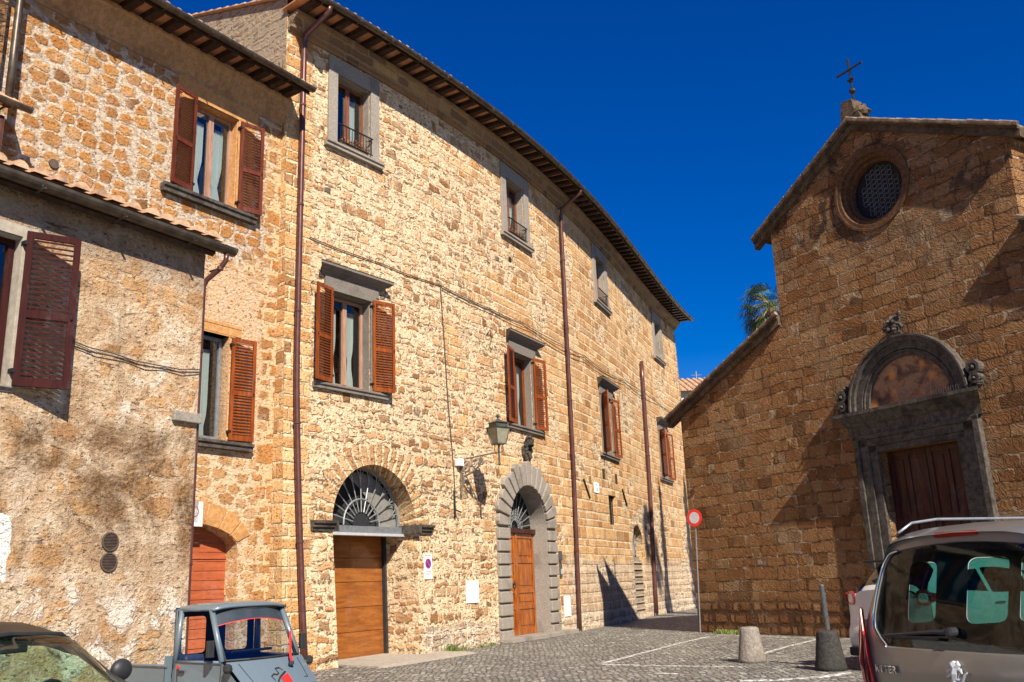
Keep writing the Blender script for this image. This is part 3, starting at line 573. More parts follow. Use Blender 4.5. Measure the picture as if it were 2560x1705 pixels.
# ------------------------------------------------------------------ window pieces
def slats(mb, T0, w, h, n, th=.010):
    for i in range(n):
        z = h * (i + .5) / n
        mb.add([T0(.0, -.016, z + .013), T0(w, -.016, z + .013), T0(w, .016, z - .013), T0(.0, .016, z - .013),
                T0(.0, -.016, z + .013 + th), T0(w, -.016, z + .013 + th), T0(w, .016, z - .013 + th), T0(.0, .016, z - .013 + th)],
               [(0, 1, 2, 3), (7, 6, 5, 4), (0, 4, 5, 1), (1, 5, 6, 2), (2, 6, 7, 3), (3, 7, 4, 0)])
def shutter(fm, s_h, side, w, z0, z1, ang, mat, parent, o0=.05, mid=.46):
    """hinged at s_h, opening to side (-1 left, +1 right), ang = angle off the wall"""
    ca, sa = cos(radians(ang)), sin(radians(ang))
    def L(a, b, z): return (s_h + side * (a * ca - b * sa * 1.), o0 + a * sa + b * ca, z)
    mb = MB(fm); H = z1 - z0; st = .075
    def bx(a0, a1, b0, b1, c0, c1):
        p = [L(a, b, c) for a in (a0, a1) for b in (b0, b1) for c in (c0, c1)]
        mb.add(p, [(0, 1, 3, 2), (4, 6, 7, 5), (0, 4, 5, 1), (2, 3, 7, 6), (0, 2, 6, 4), (1, 5, 7, 3)])
    bx(0, st, -.02, .02, z0, z1); bx(w - st, w, -.02, .02, z0, z1)
    zm = z0 + H * mid
    for c0, c1 in ((z0, z0 + .11), (zm - .05, zm + .05), (z1 - .08, z1)): bx(st, w - st, -.018, .018, c0, c1)
    for c0, c1 in ((z0 + .11, zm - .05), (zm + .05, z1 - .08)):
        n = int((c1 - c0) / .064); slats(mb, lambda a, b, z: L(a + st, b, z + c0), w - 2 * st, c1 - c0, n)
    o = mb.build('shutter', mat, parent); up_ = o if parent.parent is None else parent
    for zz in (z0 + .15, z1 - .18): MB(fm).box(s_h - .03 * side, s_h + .05 * side, .0, o0 + .03, zz, zz + .05).build('hinge', 'iron', up_)
    p = L(w - st / 2, .03, zm); MB(fm).lathe((p[0], p[1], p[2] - .03), [(.012, 0), (.018, .03), (.012, .06)], 6).build('latch', 'iron', up_)
    return o
def casement(fm, s0, s1, z0, z1, o, parent, mat, curtain=True, draw=0):
    wq = R.uniform(.45, .95); hq = R.uniform(.05, .5); aq = R.uniform(.01, .03); fq = R.uniform(28, 60)
    fr = MB(fm); w = s1 - s0
    fr.box(s0, s0 + .07, o - .06, o, z0, z1).box(s1 - .07, s1, o - .06, o, z0, z1).box(s0 + .07, s1 - .07, o - .06, o - .002, z0, z0 + .08).box(s0 + .07, s1 - .07, o - .06, o - .002, z1 - .07, z1)
    m_ = (s0 + s1) / 2; fr.box(m_ - .06, m_ + .06, o - .058, o + .012, z0 + .08, z1 - .07)
    fr.build('window_frame', mat, parent)
    MB(fm).box(s0 + .06, s1 - .06, o - .045, o - .038, z0 + .06, z1 - .06).build('pane', 'wglass', parent)
    if curtain:
        c = MB(fm); n = 40; top = []; 
        for (a, b, wd) in ((s0 + .1, m_ - .07, 1), (m_ + .07, s1 - .1, -1)):
            if draw and wd == draw: continue
            vs = []
            for i in range(n + 1):
                t = i / n
                for k in range(9):
                    z = z0 + .05 + (z1 - z0 - .3) * k / 8; pin = 1 - .6 * math.exp(-((k / 8 - hq) ** 2) / .02)
                    ss = (a + b) / 2 + (t - .5) * (b - a) * wq * pin
                    vs.append((ss, o - .14 + aq * sin(t * fq), z))
            c.add(vs, [(i * 9 + k, i * 9 + k + 1, (i + 1) * 9 + k + 1, (i + 1) * 9 + k) for i in range(n) for k in range(8)])
        c.build('curtain', 'curt', parent, smooth=True)
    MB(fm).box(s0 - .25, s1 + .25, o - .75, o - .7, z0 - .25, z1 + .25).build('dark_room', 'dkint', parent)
def sill(fm, s0, s1, z, t, o, parent, mat='pep'):
    MB(fm).prof([(-.05, z), (o, z), (o, z - t * .38), (o - .04, z - t * .5), (o - .04, z - t), (-.05, z - t)], s0, s1).build('window_sill', mat, parent, bevel=.006)

# ------------------------------------------------------------------ palazzo
PB = PAL(0, 0, 0)
pz = thing('palace', 'long three storey tufa palace with peperino windows and downpipes on its sunlit front', 'building', PB)
UP = [(1.29, 3.04, 1.58, 2.74), (8.95, 10.85, 9.27, 10.52), (17.3, 19.3, 17.65, 18.95), (27.85, 29.8, 28.2, 29.45)]
LO = [(2.13, .63), (9.93, .64), (17.95, .65), (28.2, .66)]
GA = archp(2.90, 1.43, 0.0, 3.0); WDR = archp(9.86, 1.24, 0.0, 3.15); FAR = archp(21.6, .95, 0.25, 2.75)
holes = [rect(b, c, 12.31, 14.28) for a, d, b, c in UP] + [rect(c - h, c + h, 6.2, 8.46) for c, h in LO] + [GA, WDR, FAR, rect(17.5, 18.5, 3.55, 4.65), rect(15.2, 15.45, 1.1, 1.35)]
hd = [.34] * 8 + [1.25, .62, .35, .18, .3]
holes = holes[:12]; hd = hd[:12]
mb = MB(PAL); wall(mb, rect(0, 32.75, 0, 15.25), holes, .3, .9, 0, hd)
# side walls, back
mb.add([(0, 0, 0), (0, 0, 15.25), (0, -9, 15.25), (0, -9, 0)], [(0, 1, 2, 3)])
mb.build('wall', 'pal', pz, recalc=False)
g = MB(PAL); n = 14
vs = []
for i in range(n + 1):
    o = -.0 - 9. * i / n; vs += [(-.006, o, 12.), (-.006, o, 15.66 + min(i, n) * 9. / n * .34)]
g.add(vs, [(2 * i, 2 * i + 1, 2 * i + 3, 2 * i + 2) for i in range(n)]); g.build('gable_wall', 'gable', pz, recalc=False); g = MB(PAL)
vs = []
for i in range(10): vs += [(32.75, -i, 0), (32.75, -i, 15.25 + i * .34)]
g.add(vs, [(2 * i, 2 * i + 1, 2 * i + 3, 2 * i + 2) for i in range(9)])
g.build('gable_wall', 'gable', pz, recalc=False)
MB(PAL).prof([(-9.3, 0), (-9, 0), (-9, 18.2), (-9.3, 18.2)], -.3, 33, 2.).build('rear_wall', 'stucco', pz)
# cornice band under the rafters
MB(PAL).prof([(.0, 14.78), (.05, 14.78), (.07, 14.84), (.14, 14.86), (.20, 14.96), (.30, 15.06), (.38, 15.10), (.38, 15.2), (0, 15.2)], .02, 32.8, .5).build('cornice', 'cornst', pz)
# eaves
for i in range(66):
    s = .12 + i * .5
    MB(PAL).box(s, s + .17, -.1, .90, 15.205, 15.34).build('rafter', 'rafter', pz)
MB(PAL).prof([(-.1, 15.345), (.92, 15.345), (.92, 15.375), (-.1, 15.375)], -.1, 33.15, .5).build('eave_slabs', 'pian', pz)
def tile_roof(fm, s0, s1, oe, ze, run, slope, pitch=.26, r=.085, name='roof', parent=None, mat='tiles', closeo=None):
    mb = MB(fm); k = int((s1 - s0) / pitch); nr = int(run / .38)
    vs = []; fs = []
    for i in range(k):
        c = s0 + (i + .5) * pitch + R.uniform(-.012, .012)
        for j in range(nr):
            a0 = oe - j * run / nr + R.uniform(-.02, .02) + (.04 if j == 0 else .03); a1 = oe - (j + 1) * run / nr
            for q, a in enumerate((a0, a1)):
                base = len(vs); zc = ze + (oe - a) * slope + (.03 if q == 0 else 0.)
                for t in range(6): th = pi * t / 5; vs.append((c + cos(th) * (r + (.012 if q == 0 else -.005)), a, zc + sin(th) * (r + (.01 if q == 0 else -.01))))
            b = len(vs) - 12
            for t in range(5): fs.append((b + t, b + t + 1, b + 7 + t, b + 6 + t))
            fs.append(tuple(b + t for t in range(6)))
    mb.add(vs, fs)
    mb.add([(s0, oe - .02, ze + .015), (s1, oe - .02, ze + .015), (s1, oe - run, ze + run * slope), (s0, oe - run, ze + run * slope)], [(0, 1, 2, 3)]) if fm is not PAL else mb.prof([(oe - .02, ze), (oe - .02, ze + .02), (oe - run, ze + run * slope + .02), (oe - run, ze + run * slope)], s0, s1, 1.)
    return mb.build(name, mat, parent, recalc=False)
tile_roof(PAL, -.12, 33.2, .93, 15.385, 10.2, .34, parent=pz)
def gutter(fm, s0, s1, o, z, r, parent, mat='gut', step=.5, name='gutter'):
    pr = [(o + r * cos(pi + pi * i / 8), z + r * sin(pi + pi * i / 8)) for i in range(9)] + [(o + (r - .012) * cos(2 * pi - pi * i / 8), z + (r - .012) * sin(2 * pi - pi * i / 8)) for i in range(9)]
    b = MB(fm).prof(pr, s0, s1, step); s = s0 + .4
    while s < s1: b.box(s, s + .03, o - r - .005, o + r + .008, z - r * 1.1, z - r * .9); b.tube([(s, o + r, z), (s, o + r * .7, z - r * .75), (s, o, z - r * 1.05), (s, o - r, z - r * .2)], .01, 4); s += 1.1
    return b.build(name, mat, parent)
gutter(PAL, -.12, 33.1, 1.02, 15.33, .10, pz); MB(PAL).prof([(.90, 15.22), (.93, 15.22), (.93, 15.44), (.90, 15.44)], -.1, 33.15, .5).build('fascia', 'rafter', pz)
# downpipes
def pipe(fm, pts, r, mat, parent, name='downpipe'):
    mb = MB(fm); P = []
    for a, b in zip(pts, pts[1:]):
        n = max(1, int((Vector(b) - Vector(a)).length / .8)); P += [tuple(Vector(a).lerp(Vector(b), i / n)) for i in range(n)]
    P.append(pts[-1]); mb.tube(P, r, 12); z = pts[-1][2] + 1.
    o = mb.build(name, mat, parent, smooth=True)
    for p in P[2::3]:
        cl = MB(fm); cl.lathe((p[0], p[1], p[2]), [(r * 1.02, -.03), (r * 1.22, -.025), (r * 1.22, .025), (r * 1.02, .03)], 12); cl.box(p[0] - .015, p[0] + .015, 0, p[1], p[2] - .012, p[2] + .012); cl.build('pipe_collar', mat, o)
    return o
pipe(PAL, [(.5, 1.0, 15.28), (.5, .98, 15.1), (.44, .2, 14.8), (.43, .13, 14.6), (.43, .12, 6.), (.5, .12, .05)], .068, 'copper', pz)
pipe(PAL, [(13.4, 1.0, 15.28), (13.4, .97, 15.1), (13.5, .2, 14.7), (13.5, .13, 14.4), (13.42, .12, 5.), (13.2, .12, .05)], .062, 'copper', pz)
pipe(PAL, [(24.4, .12, 11.25), (24.2, .12, 6.), (23.6, .12, .1)], .085, 'copper', pz)
# windows
for k, (a, d, b, c) in enumerate(UP):
    w = MB(PAL); t = .06
    w.box(a, b, -.02, t, 12.31, 14.72).box(c, d, -.02, t, 12.31, 14.72).box(b, c, -.02, t - .002, 14.28, 14.72)
    w.box(b - .003, b + .02, -.34, -.02, 12.31, 14.28).box(c - .02, c + .003, -.34, -.02, 12.31, 14.28).box(b, c, -.34, -.02, 14.26, 14.283)
    win = w.build('window', 'pep', pz, bevel=.01)
    sill(PAL, a - .1, d + .1, 12.31, .15, .16, win)
    casement(PAL, b + .02, c - .02, 12.34, 14.25, -.24, win, 'casing', True, 1 if k < 2 else 0)
    if k < 3:
        r = MB(PAL)
        r.box(b, c, .10, .13, 12.85, 12.875).box(b, c, .10, .12, 12.40, 12.42).box(b, b + .02, -.1, .13, 12.85, 12.875).box(c - .02, c, -.1, .13, 12.85, 12.875)
        for i in range(12): s = b + (c - b) * (i + .5) / 12; r.box(s - .006, s + .006, .108, .12, 12.42, 12.85)
        r.build('window_railing', 'iron', win)
        fb = MB(PAL).box(b + .15, c - .15, -.04, .095, 12.32, 12.46)
        ft = fb.build('flower_box', 'trunk', None, PAL((b + c) / 2, 0, 12.32))
        tag(ft, ['trough of red flowers behind the railing of the top window nearest the tall left downpipe', 'trough of reddish plants on the top sill just left of the middle downpipe', 'trough of faded plants on the third top floor sill'][k], 'flower box', 'flower boxes on the top sills')
        fl = MB(PAL)
        for i in range(260):
            x = R.uniform(b + .12, c - .12); y = R.uniform(-.05, .10); z = 12.46 + abs(R.gauss(0, .07)); q = .045
            fl.add([(x + R.uniform(-q, q), y + R.uniform(-q, q), z + R.uniform(-q, q)) for _ in range(3)], [(0, 1, 2)])
        fl.build('flowers', 'flower', ft, recalc=False)
for k, (c, h) in enumerate(LO):
    w = MB(PAL); t = .05; a, b = c - h, c + h
    w.box(a - .2, a, -.02, t, 6.2, 8.5).box(b, b + .2, -.02, t, 6.2, 8.5).box(a - .24, b + .24, -.02, t + .02, 8.46, 8.8)
    w.box(a - .003, a + .02, -.34, -.02, 6.2, 8.46).box(b - .02, b + .003, -.34, -.02, 6.2, 8.46).box(a, b, -.34, -.02, 8.44, 8.463)
    win = w.build('window', 'pepm', pz, bevel=.008)
    MB(PAL).prof([(0, 8.8), (.07, 8.8), (.08, 8.84), (.13, 8.85), (.14, 8.89), (.19, 8.90), (.27, 8.97), (.29, 8.98), (.29, 9.03), (.31, 9.05), (0, 9.09)], a - .30, b + .30, 0, .9).build('window_cornice', 'pepm', win)
    sill(PAL, a - .55, b + .55, 6.18, .14, .14, win, 'pepm')
    casement(PAL, a + .02, b - .02, 6.22, 8.42, -.24, win, 'casep' if k == 0 else 'shutA', k != 2)
    al, ar = [(14, 16), (12, 13), (36, 10), (34, 14)][k]
    shutter(PAL, a - .02, -1, .62, 6.2, 8.5, al, 'shutA', win, .08); shutter(PAL, b + .02, 1, .62, 6.2, 8.5, ar, 'shutA', win, .08)
    if k == 0:
        x = MB(PAL); x.tube([(a - .66, .05, 8.5), (a - .70, .2, 8.5), (a - .70, .22, 8.42)], .012, 5).tube([(b + .12, .05, 8.58), (b + .35, .14, 8.58)], .012, 5); x.build('shutter_stay', 'iron', win)
# garage doorway: imposts, door, lunette
gd = MB(PAL)
gd.box(1.45, 4.30, -1.16, -1.10, 2.32, 2.83); zb = [.03, .62, 1.18, 1.76, 2.32]
for i in range(len(zb) - 1): gd.box(1.45, 4.30, -1.16, -1.10, zb[i], zb[i + 1] - .012)
gdo = gd.build('garage_door', 'gdoor', pz)
MB(PAL).box(2.02, 2.34, -1.10, -1.08, 1.72, 1.98).build('lock_plate', 'steel', gdo)
MB(PAL).box(2.08, 2.28, -1.085, -1.065, 1.76, 1.94).build('handle', 'black', gdo)
MB(PAL).box(4.25, 4.34, -1.14, -1.0, 0, 2.85).box(1.42, 1.50, -1.14, -1.0, 0, 2.85).build('door_jamb', 'black', gdo)
MB(PAL).box(1.40, 4.36, -.66, -.40, 2.86, 3.02).build('lunette_beam', 'steel', pz)
MB(PAL).box(1.40, 4.36, -.60, -.34, 2.795, 2.855).build('lunette_strip', 'silver', pz)
ip = [(-.02, 2.84), (.05, 2.84), (.06, 2.9), (.11, 2.92), (.12, 2.98), (.17, 3.0), (.18, 3.06), (-.02, 3.06)]
MB(PAL).prof(ip, 4.30, 4.9).prof([(-1.1, 2.84), (.17, 2.84), (.17, 3.06), (-1.1, 3.06)], 4.24, 4.34).build('impost', 'pepd', pz, bevel=.006)
MB(PAL).prof(ip, .85, 1.50).prof([(-1.1, 2.84), (.17, 2.84), (.17, 3.06), (-1.1, 3.06)], 1.46, 1.52).build('impost', 'pepd', pz, bevel=.006)
lu_ = MB(PAL).ring((2.90, 3.02), 1.34, 1.43, -.56, -.50, 0, pi, 32); c0 = (2.90, 3.06)
for i in range(11):
    a = pi * (i + .0) / 10 * .86 + pi * .07; r0_, r1_ = .30, 1.0
    lu_.tube([(c0[0] + cos(a) * r0_, -.52, c0[1] + sin(a) * r0_), (c0[0] + cos(a) * 1.36, -.52, c0[1] + sin(a) * 1.36)], .016, 5)
    if i < 10:
        b = a + pi * .86 / 20; pts = []
        for j in range(9):
            t = j / 8; aa = a + (pi * .86 / 10) * t; rr = .98 + .34 * sin(pi * t) ** .6; pts.append((c0[0] + cos(aa) * rr, -.52, c0[1] + sin(aa) * rr))
        lu_.tube(pts, .012, 5)
lu_.tube([(c0[0] + .62 * cos(pi * i / 16), -.51, c0[1] - .02 + .62 * sin(pi * i / 16)) for i in range(17)], .022, 6)
lu_.build('fanlight_grille', 'irong', pz)
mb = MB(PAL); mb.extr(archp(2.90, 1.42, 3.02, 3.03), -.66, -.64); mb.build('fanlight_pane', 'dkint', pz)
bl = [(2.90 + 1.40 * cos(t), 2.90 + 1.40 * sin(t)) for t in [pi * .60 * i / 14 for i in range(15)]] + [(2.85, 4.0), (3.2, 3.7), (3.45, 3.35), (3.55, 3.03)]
MB(PAL).extr(bl, -.62, -.60).build('fanlight_light_patch', 'light_patch', pz)  # light on the dark pane, put in as a pale piece with curved edge
MB(PAL).extr([(2.90 + .27 * cos(pi * i / 12), 3.04 + .27 * sin(pi * i / 12)) for i in range(13)], -.56, -.515).build('fanlight_hub', 'black', pz)
MB(PAL).prof([(-1.1, 0), (1.15, 0.0), (.9, .03), (-1.1, .05)], 1.7, 5.2, .5).build('threshold', 'thr', pz)
# wooden entrance with rusticated surround
sr = MB(PAL); c, rI = 9.86, 1.24
for k in range(9):
    z0 = .02 + k * .348; wd = .63
    for a, b in ((c - rI - wd, c - rI), (c + rI, c + rI + wd)): sr.box(a, b, -.02, .12, z0, z0 + .30)
NV = 15
for k in range(NV):
    a0 = pi * k / NV + .018; a1 = pi * (k + 1) / NV - .018; m_ = (a0 + a1) / 2; ro = rI + .68 + (.05 if k % 2 else -.04)
    pl = [(c + rI * cos(a), 3.15 + rI * sin(a)) for a in (a0, m_, a1)] + [(c + (ro - .04) * cos(a1), 3.15 + (ro - .04) * sin(a1)), (c + (ro + .015) * cos(m_ + .03), 3.15 + (ro + .015) * sin(m_ + .03)), (c + (ro + .015) * cos(m_ - .03), 3.15 + (ro + .015) * sin(m_ - .03)), (c + (ro - .04) * cos(a0), 3.15 + (ro - .04) * sin(a0))]
    sr.extr(pl, -.02, .13)
sr.build('door_surround', 'pep', pz, bevel=.025)
jb = MB(PAL).ring((c, 3.15), rI - .012, rI + .03, -.62, .03, 0, pi, 24).box(c - rI - .03, c - rI + .012, -.62, .03, 0, 3.15).box(c + rI - .012, c + rI + .03, -.62, .03, 0, 3.15)
jb.ring((c, 3.15), rI + .01, rI + .55, -.01, .03, 0, pi, 24).box(c - rI - .6, c - rI - .01, -.01, .03, 0, 3.15).box(c + rI + .01, c + rI + .6, -.01, .03, 0, 3.15)
jb.build('door_reveal', 'pepd' if 0 else 'pep', pz)
dr = MB(PAL); o = -.44
for (a, b) in ((c - rI + .02, c - .01), (c + .01, c + rI - .02)):
    dr.box(a, b, o - .05, o - .02, .1, 3.02); w_ = b - a
    dr.box(a, a + .12, o - .02, o + .01, .1, 3.02).box(b - .12, b, o - .02, o + .01, .1, 3.02)
    for z0, z1 in ((.1, .28), (.82, .95), (1.28, 1.42), (2.15, 2.29), (2.88, 3.02)): dr.box(a + .12, b - .12, o - .02, o + .008, z0, z1)
    for z0, z1 in ((.28, .82), (1.42, 2.15), (2.29, 2.88), (.95, 1.28)): dr.box(a + .19, b - .19, o - .02, o - .002, z0 + .08, z1 - .08)
dr.box(c - .05, c + .05, o, o + .035, .1, 3.02)
wdo = dr.build('entrance_door', 'wdoor', pz, bevel=.008)
MB(PAL).box(c - rI, c + rI, o - .06, o + .10, 3.02, 3.16).build('door_transom', 'cdoor', wdo, bevel=.01)
MB(PAL).lathe((c - .22, o + .02, 1.55), [(.035, -.04), (.05, 0), (.035, .04)], 8).tube([(c - .22, o + .05, 1.4), (c - .22, o + .09, 1.5), (c - .22, o + .05, 1.65)], .014, 6).build('handle', 'iron', wdo)
f = MB(PAL)
for i in range(13):
    a = pi * (i + .5) / 13; f.tube([(c + cos(a) * .22, o, 3.17 + sin(a) * .22), (c + cos(a) * 1.14, o, 3.17 + sin(a) * 1.14)], .014, 5)
for rr, tt in ((.42, .014), (.24, .012)): f.tube([(c + rr * cos(pi * i / 16), o + .01, 3.17 + rr * sin(pi * i / 16)) for i in range(17)], tt, 5)
for i in range(7): a = pi * (i + .5) / 7; f.tube([(c + cos(a) * .42 + .11 * cos(t * pi / 6), o + .01, 3.17 + sin(a) * .42 + .11 * sin(t * pi / 6)) for t in range(12)], .01, 5)
f.build('fanlight_grille', 'irong', pz)
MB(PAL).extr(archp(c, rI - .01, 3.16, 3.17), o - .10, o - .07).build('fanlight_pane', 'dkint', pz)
MB(PAL).box(8.0, 12.35, 0.04, .42, 0, .13, .5).box(8.75, 11.1, -.62, .04, 0, .1, .5).build('door_step', 'pep', pz, bevel=.015)
# carved shield
ca = MB(PAL); ca.extr([(9.93 + a, 5.12 + b) for a, b in ((-.04, -.06), (.13, .02), (.24, .2), (.25, .42), (.12, .5), (-.12, .5), (-.25, .42), (-.24, .2), (-.13, .02))], -.02, .10)
for i in range(26): ca.blob((9.93 + R.uniform(-.22, .22), .12, 5.2 + R.uniform(0, .5)), (.05, .05, .06), 4, i, .25)
ca.blob((9.93, .16, 5.7), (.15, .15, .15), 6, 3, .25).blob((9.85, .18, 5.82), (.1, .1, .06), 5, 4, .3).tube([(9.78, .1, 5.5), (9.68, .14, 5.58), (9.72, .12, 5.68)], .03, 6)
ca.build('carved_shield', 'pepd', pz)
# bricked far arch with grille, niche, putlog holes
fa = MB(PAL).box(20.65, 22.55, -.38, -.12, .2, 2.3).build('bricked_up_infill', 'gable', pz)
f = MB(PAL)
for k in range(8): z = .35 + k * .26; f.box(20.65, 22.5, -.12, -.06, z, z + .04)
f.build('ledge_course', 'pepl', fa)
f = MB(PAL)
for i in range(9): a = pi * (i + .5) / 9; f.tube([(21.6 + cos(a) * .15, -.25, 2.4 + sin(a) * .15), (21.6 + cos(a) * .95, -.25, 2.6 + sin(a) * .95)], .02, 4)
f.box(20.65, 22.55, -.3, -.2, 2.3, 2.42); f.build('fanlight_grille', 'irong', pz)
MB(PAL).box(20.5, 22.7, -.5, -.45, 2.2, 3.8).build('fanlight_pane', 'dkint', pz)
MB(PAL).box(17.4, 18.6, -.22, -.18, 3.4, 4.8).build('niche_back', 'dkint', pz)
f = MB(PAL)
for i in range(4): f.tube([(17.65 + i * .22, -.10, 3.55), (17.65 + i * .22, -.10, 4.65)], .02, 5)
f.build('niche_bars', 'iron', pz)
for s, o_, z in ((14.6, .0, 4.98), (19.5, 0, 5.0)):
    MB(PAL).tube([(s, .03, z), (s + .55, .035, z - .62)], .032, 6).build('wall_anchor', 'iron', pz)
f = MB(PAL).tube([(5.95, .03, 4.0), (5.95, .05, 3.3)], .028, 6).tube([(5.95, .03, 3.85), (6.3, .02, 3.83)], .008, 4).tube([(5.95, .05, 3.5), (6.02, .2, 3.42)], .02, 5); f.build('iron_peg', 'iron', pz)
MB(PAL).lathe((9.42, -.02, 11.5), [(.10, 0), (.10, .03), (.07, .035), (.07, -.02)], 14, 'o').build('vent_ring', 'pepd', pz) if 0 else MB(PAL).ring((9.42, 11.5), .0, .09, -.02, .015, n=16).build('vent_hole', 'dkint', pz)
for s, z in ((16.9, 5.2), (18.6, 5.15)): MB(PAL).box(s, s + .32, -.05, .006, z, z + .38).build('inset_stone', 'pepd', pz)
# things fixed to the palace
def cable(fm, pts, r, mat, lab, name='cable', sag=.04):
    mb = MB(fm); P = []
    for a, b in zip(pts, pts[1:]):
        A, B = Vector(a), Vector(b); n = max(2, int((B - A).length / .35))
        for i in range(n): t = i / n; q = A.lerp(B, t); q.z -= sag * sin(pi * t) + R.uniform(-.008, .008); P.append(tuple(q))
    P.append(pts[-1]); mb.tube(P, r, 5)
    o = mb.build(name, mat, None, fm(*pts[0])); return tag(o, lab, 'cable')
cable(PAL, [(.8, .03, 9.62), (3, .03, 9.58), (5.5, .03, 9.6), (8, .03, 9.52), (10, .03, 9.55), (13.1, .12, 9.45), (15.5, .04, 9.6), (18, .04, 9.5), (21, .04, 9.75), (24.2, .15, 9.8), (28, .04, 9.85), (32, .04, 9.8)], .014, 'cable2', 'thin cable sagging along the whole palace front above the lower windows')
cable(PAL, [(5.5, .045, 9.52), (8, .045, 9.42), (10.6, .045, 9.44), (13.1, .14, 9.36), (15.5, .05, 9.42), (18, .05, 9.38), (21, .05, 9.6), (24.2, .16, 9.7)], .012, 'cable2', 'second cable sagging just under the long one on the palace front')
cable(PAL, [(5.52, .03, 9.55), (5.65, .03, 8), (5.75, .03, 6.5), (5.95, .03, 4.6), (5.98, .03, 4.0)], .012, 'cable', 'thin upright cable dropping to the white box of the wall lantern', sag=0)
cable(PAL, [(7.75, .03, 8.65), (7.95, .05, 8.85), (8.05, .03, 8.6), (7.9, .05, 8.3), (8.05, .03, 8.25)], .010, 'iron', 'loose curl of wire left of the second shuttered window', 'loose_wire', 0)
# lantern on bracket
LB = PAL(6.2, 0, 4.6)
ln = thing('wall_lantern', 'square glass street lantern on a scrolled iron bracket beside the arched entrance', 'street lamp', LB)
MB(PAL).box(6.06, 6.25, .0, .16, 4.66, 4.85).build('junction_box', 'white', ln, bevel=.01)
b = MB(PAL); s = 6.28
b.tube([(s, 0, 4.84), (s, .6, 4.88), (s, 1.2, 4.92)], .022, 6)
def spiral(c, r, a0, turns, sgn=1, n=18): return [(s, c[0] + r * (1 - i / n * .85) * cos(a0 + sgn * 2 * pi * turns * i / n), c[1] + r * (1 - i / n * .85) * sin(a0 + sgn * 2 * pi * turns * i / n)) for i in range(n + 1)]
b.tube(spiral((.22, 4.62), .17, pi / 2, 1.4), .025, 6).tube(spiral((.72, 4.72), .10, pi / 2, 1.4), .02, 6).tube(spiral((.45, 4.70), .10, 0, 1.3, -1), .016, 6)
b.tube([(s, .03, 4.15), (s, .08, 4.38), (s, .25, 4.42), (s, .45, 4.5), (s, .62, 4.62), (s, .72, 4.8)], .03, 6).tube([(s, .03, 3.95), (s, .06, 4.1), (s, .14, 4.3), (s, .1, 4.45)], .035, 6)
for i in range(10): b.blob((s, .05 + .07 * i, 4.56 + .02 * i + R.uniform(-.05, .1)), (.03, .045, .04), 4, i, .3)
b.tube([(s, .03, 3.9), (s, .03, 4.9)], .025, 6); b.build('bracket', 'ironr', ln)
o1 = 1.22; sx = 6.35
def sq(mb, z0, w0, z1, w1, rot=.35):
    vs = []
    for z, w in ((z0, w0), (z1, w1)):
        for q in range(4): a = pi / 4 + q * pi / 2 + rot; vs.append((sx + w * cos(a), o1 + w * sin(a), z))
    mb.add(vs, [(0, 1, 2, 3), (7, 6, 5, 4)] + [(i, (i + 1) % 4, (i + 1) % 4 + 4, i + 4) for i in range(4)])
b = MB(PAL).tube([(sx, o1, 4.62), (sx, o1, 5.12)], [.03, .022], 6).lathe((sx, o1, 4.60), [(.005, -.03), (.04, .02), (.02, .08)], 8)
for q in range(4): a = pi / 4 + q * pi / 2 + .35; b.tube([(sx, o1, 4.9), (sx + .12 * cos(a), o1 + .12 * sin(a), 4.97), (sx + .10 * cos(a), o1 + .10 * sin(a), 5.1), (sx + .17 * cos(a), o1 + .17 * sin(a), 5.17)], .011, 5)
sq(b, 5.13, .20, 5.16, .20); sq(b, 5.56, .335, 5.585, .345); sq(b, 5.585, .25, 5.70, .25); sq(b, 5.70, .30, 5.73, .24); sq(b, 5.73, .22, 5.80, .05)
for q in range(4):
    a = pi / 4 + q * pi / 2 + .35; b.tube([(sx + .19 * cos(a), o1 + .19 * sin(a), 5.14), (sx + .31 * cos(a), o1 + .31 * sin(a), 5.57)], .014, 5)
b.lathe((sx, o1, 5.80), [(.05, 0), (.02, .03), (.045, .07), (.055, .10), (.03, .14), (.005, .15)], 10)
b.build('lantern_body', 'lampm', ln)
b = MB(PAL); sq(b, 5.16, .178, 5.56, .30); b.build('glass_panes', 'milk', ln)
# signs on the palace
def PT(s, z, o): return lambda x, y, k: PAL(s + x, o + k, z + y)
sg = tag(MB(PAL).box(4.60, 4.92, .0, .015, 1.76, 2.36).build('no_parking_sign', 'white', None, PAL(4.76, 0, 1.76)), 'small white sign with a red and blue no parking disc, right of the garage opening', 'sign')
MB(PAL).ring((4.76, 2.13), 0, .125, .012, .018, n=28).build('disc', 'red', sg); MB(PAL).ring((4.76, 2.13), 0, .098, .012, .021, n=28).build('disc_centre', 'blue', sg)
MB(PAL).extr([(4.76 - .085, 2.13 + .06), (4.76 - .06, 2.13 + .085), (4.76 + .085, 2.13 - .06), (4.76 + .06, 2.13 - .085)], .012, .024).build('bar', 'red', sg)
text('PASSO CARRABILE', .034, PT(4.76, 2.32, .016), 'black', sg); text('Comune', .062, PT(4.76, 1.95, .016), 'black', sg); text('ORVIETO', .062, PT(4.76, 1.875, .016), 'black', sg); text('N.   27', .045, PT(4.76, 1.80, .016), 'black', sg)
tag(MB(PAL).box(6.42, 6.98, .0, .03, 1.12, 1.68).box(6.45, 6.95, .03, .036, 1.15, 1.65).build('meter_cover', 'white', None, PAL(6.7, 0, 1.12), bevel=.008), 'large white meter cover between the garage and the arched entrance', 'meter box')
tag(MB(PAL).box(12.25, 12.72, .0, .03, .5, 1.12).box(12.28, 12.69, .03, .036, .53, 1.09).build('meter_cover', 'white', None, PAL(12.5, 0, .5), bevel=.008), 'narrow white meter cover low down, right of the arched entrance', 'meter box')
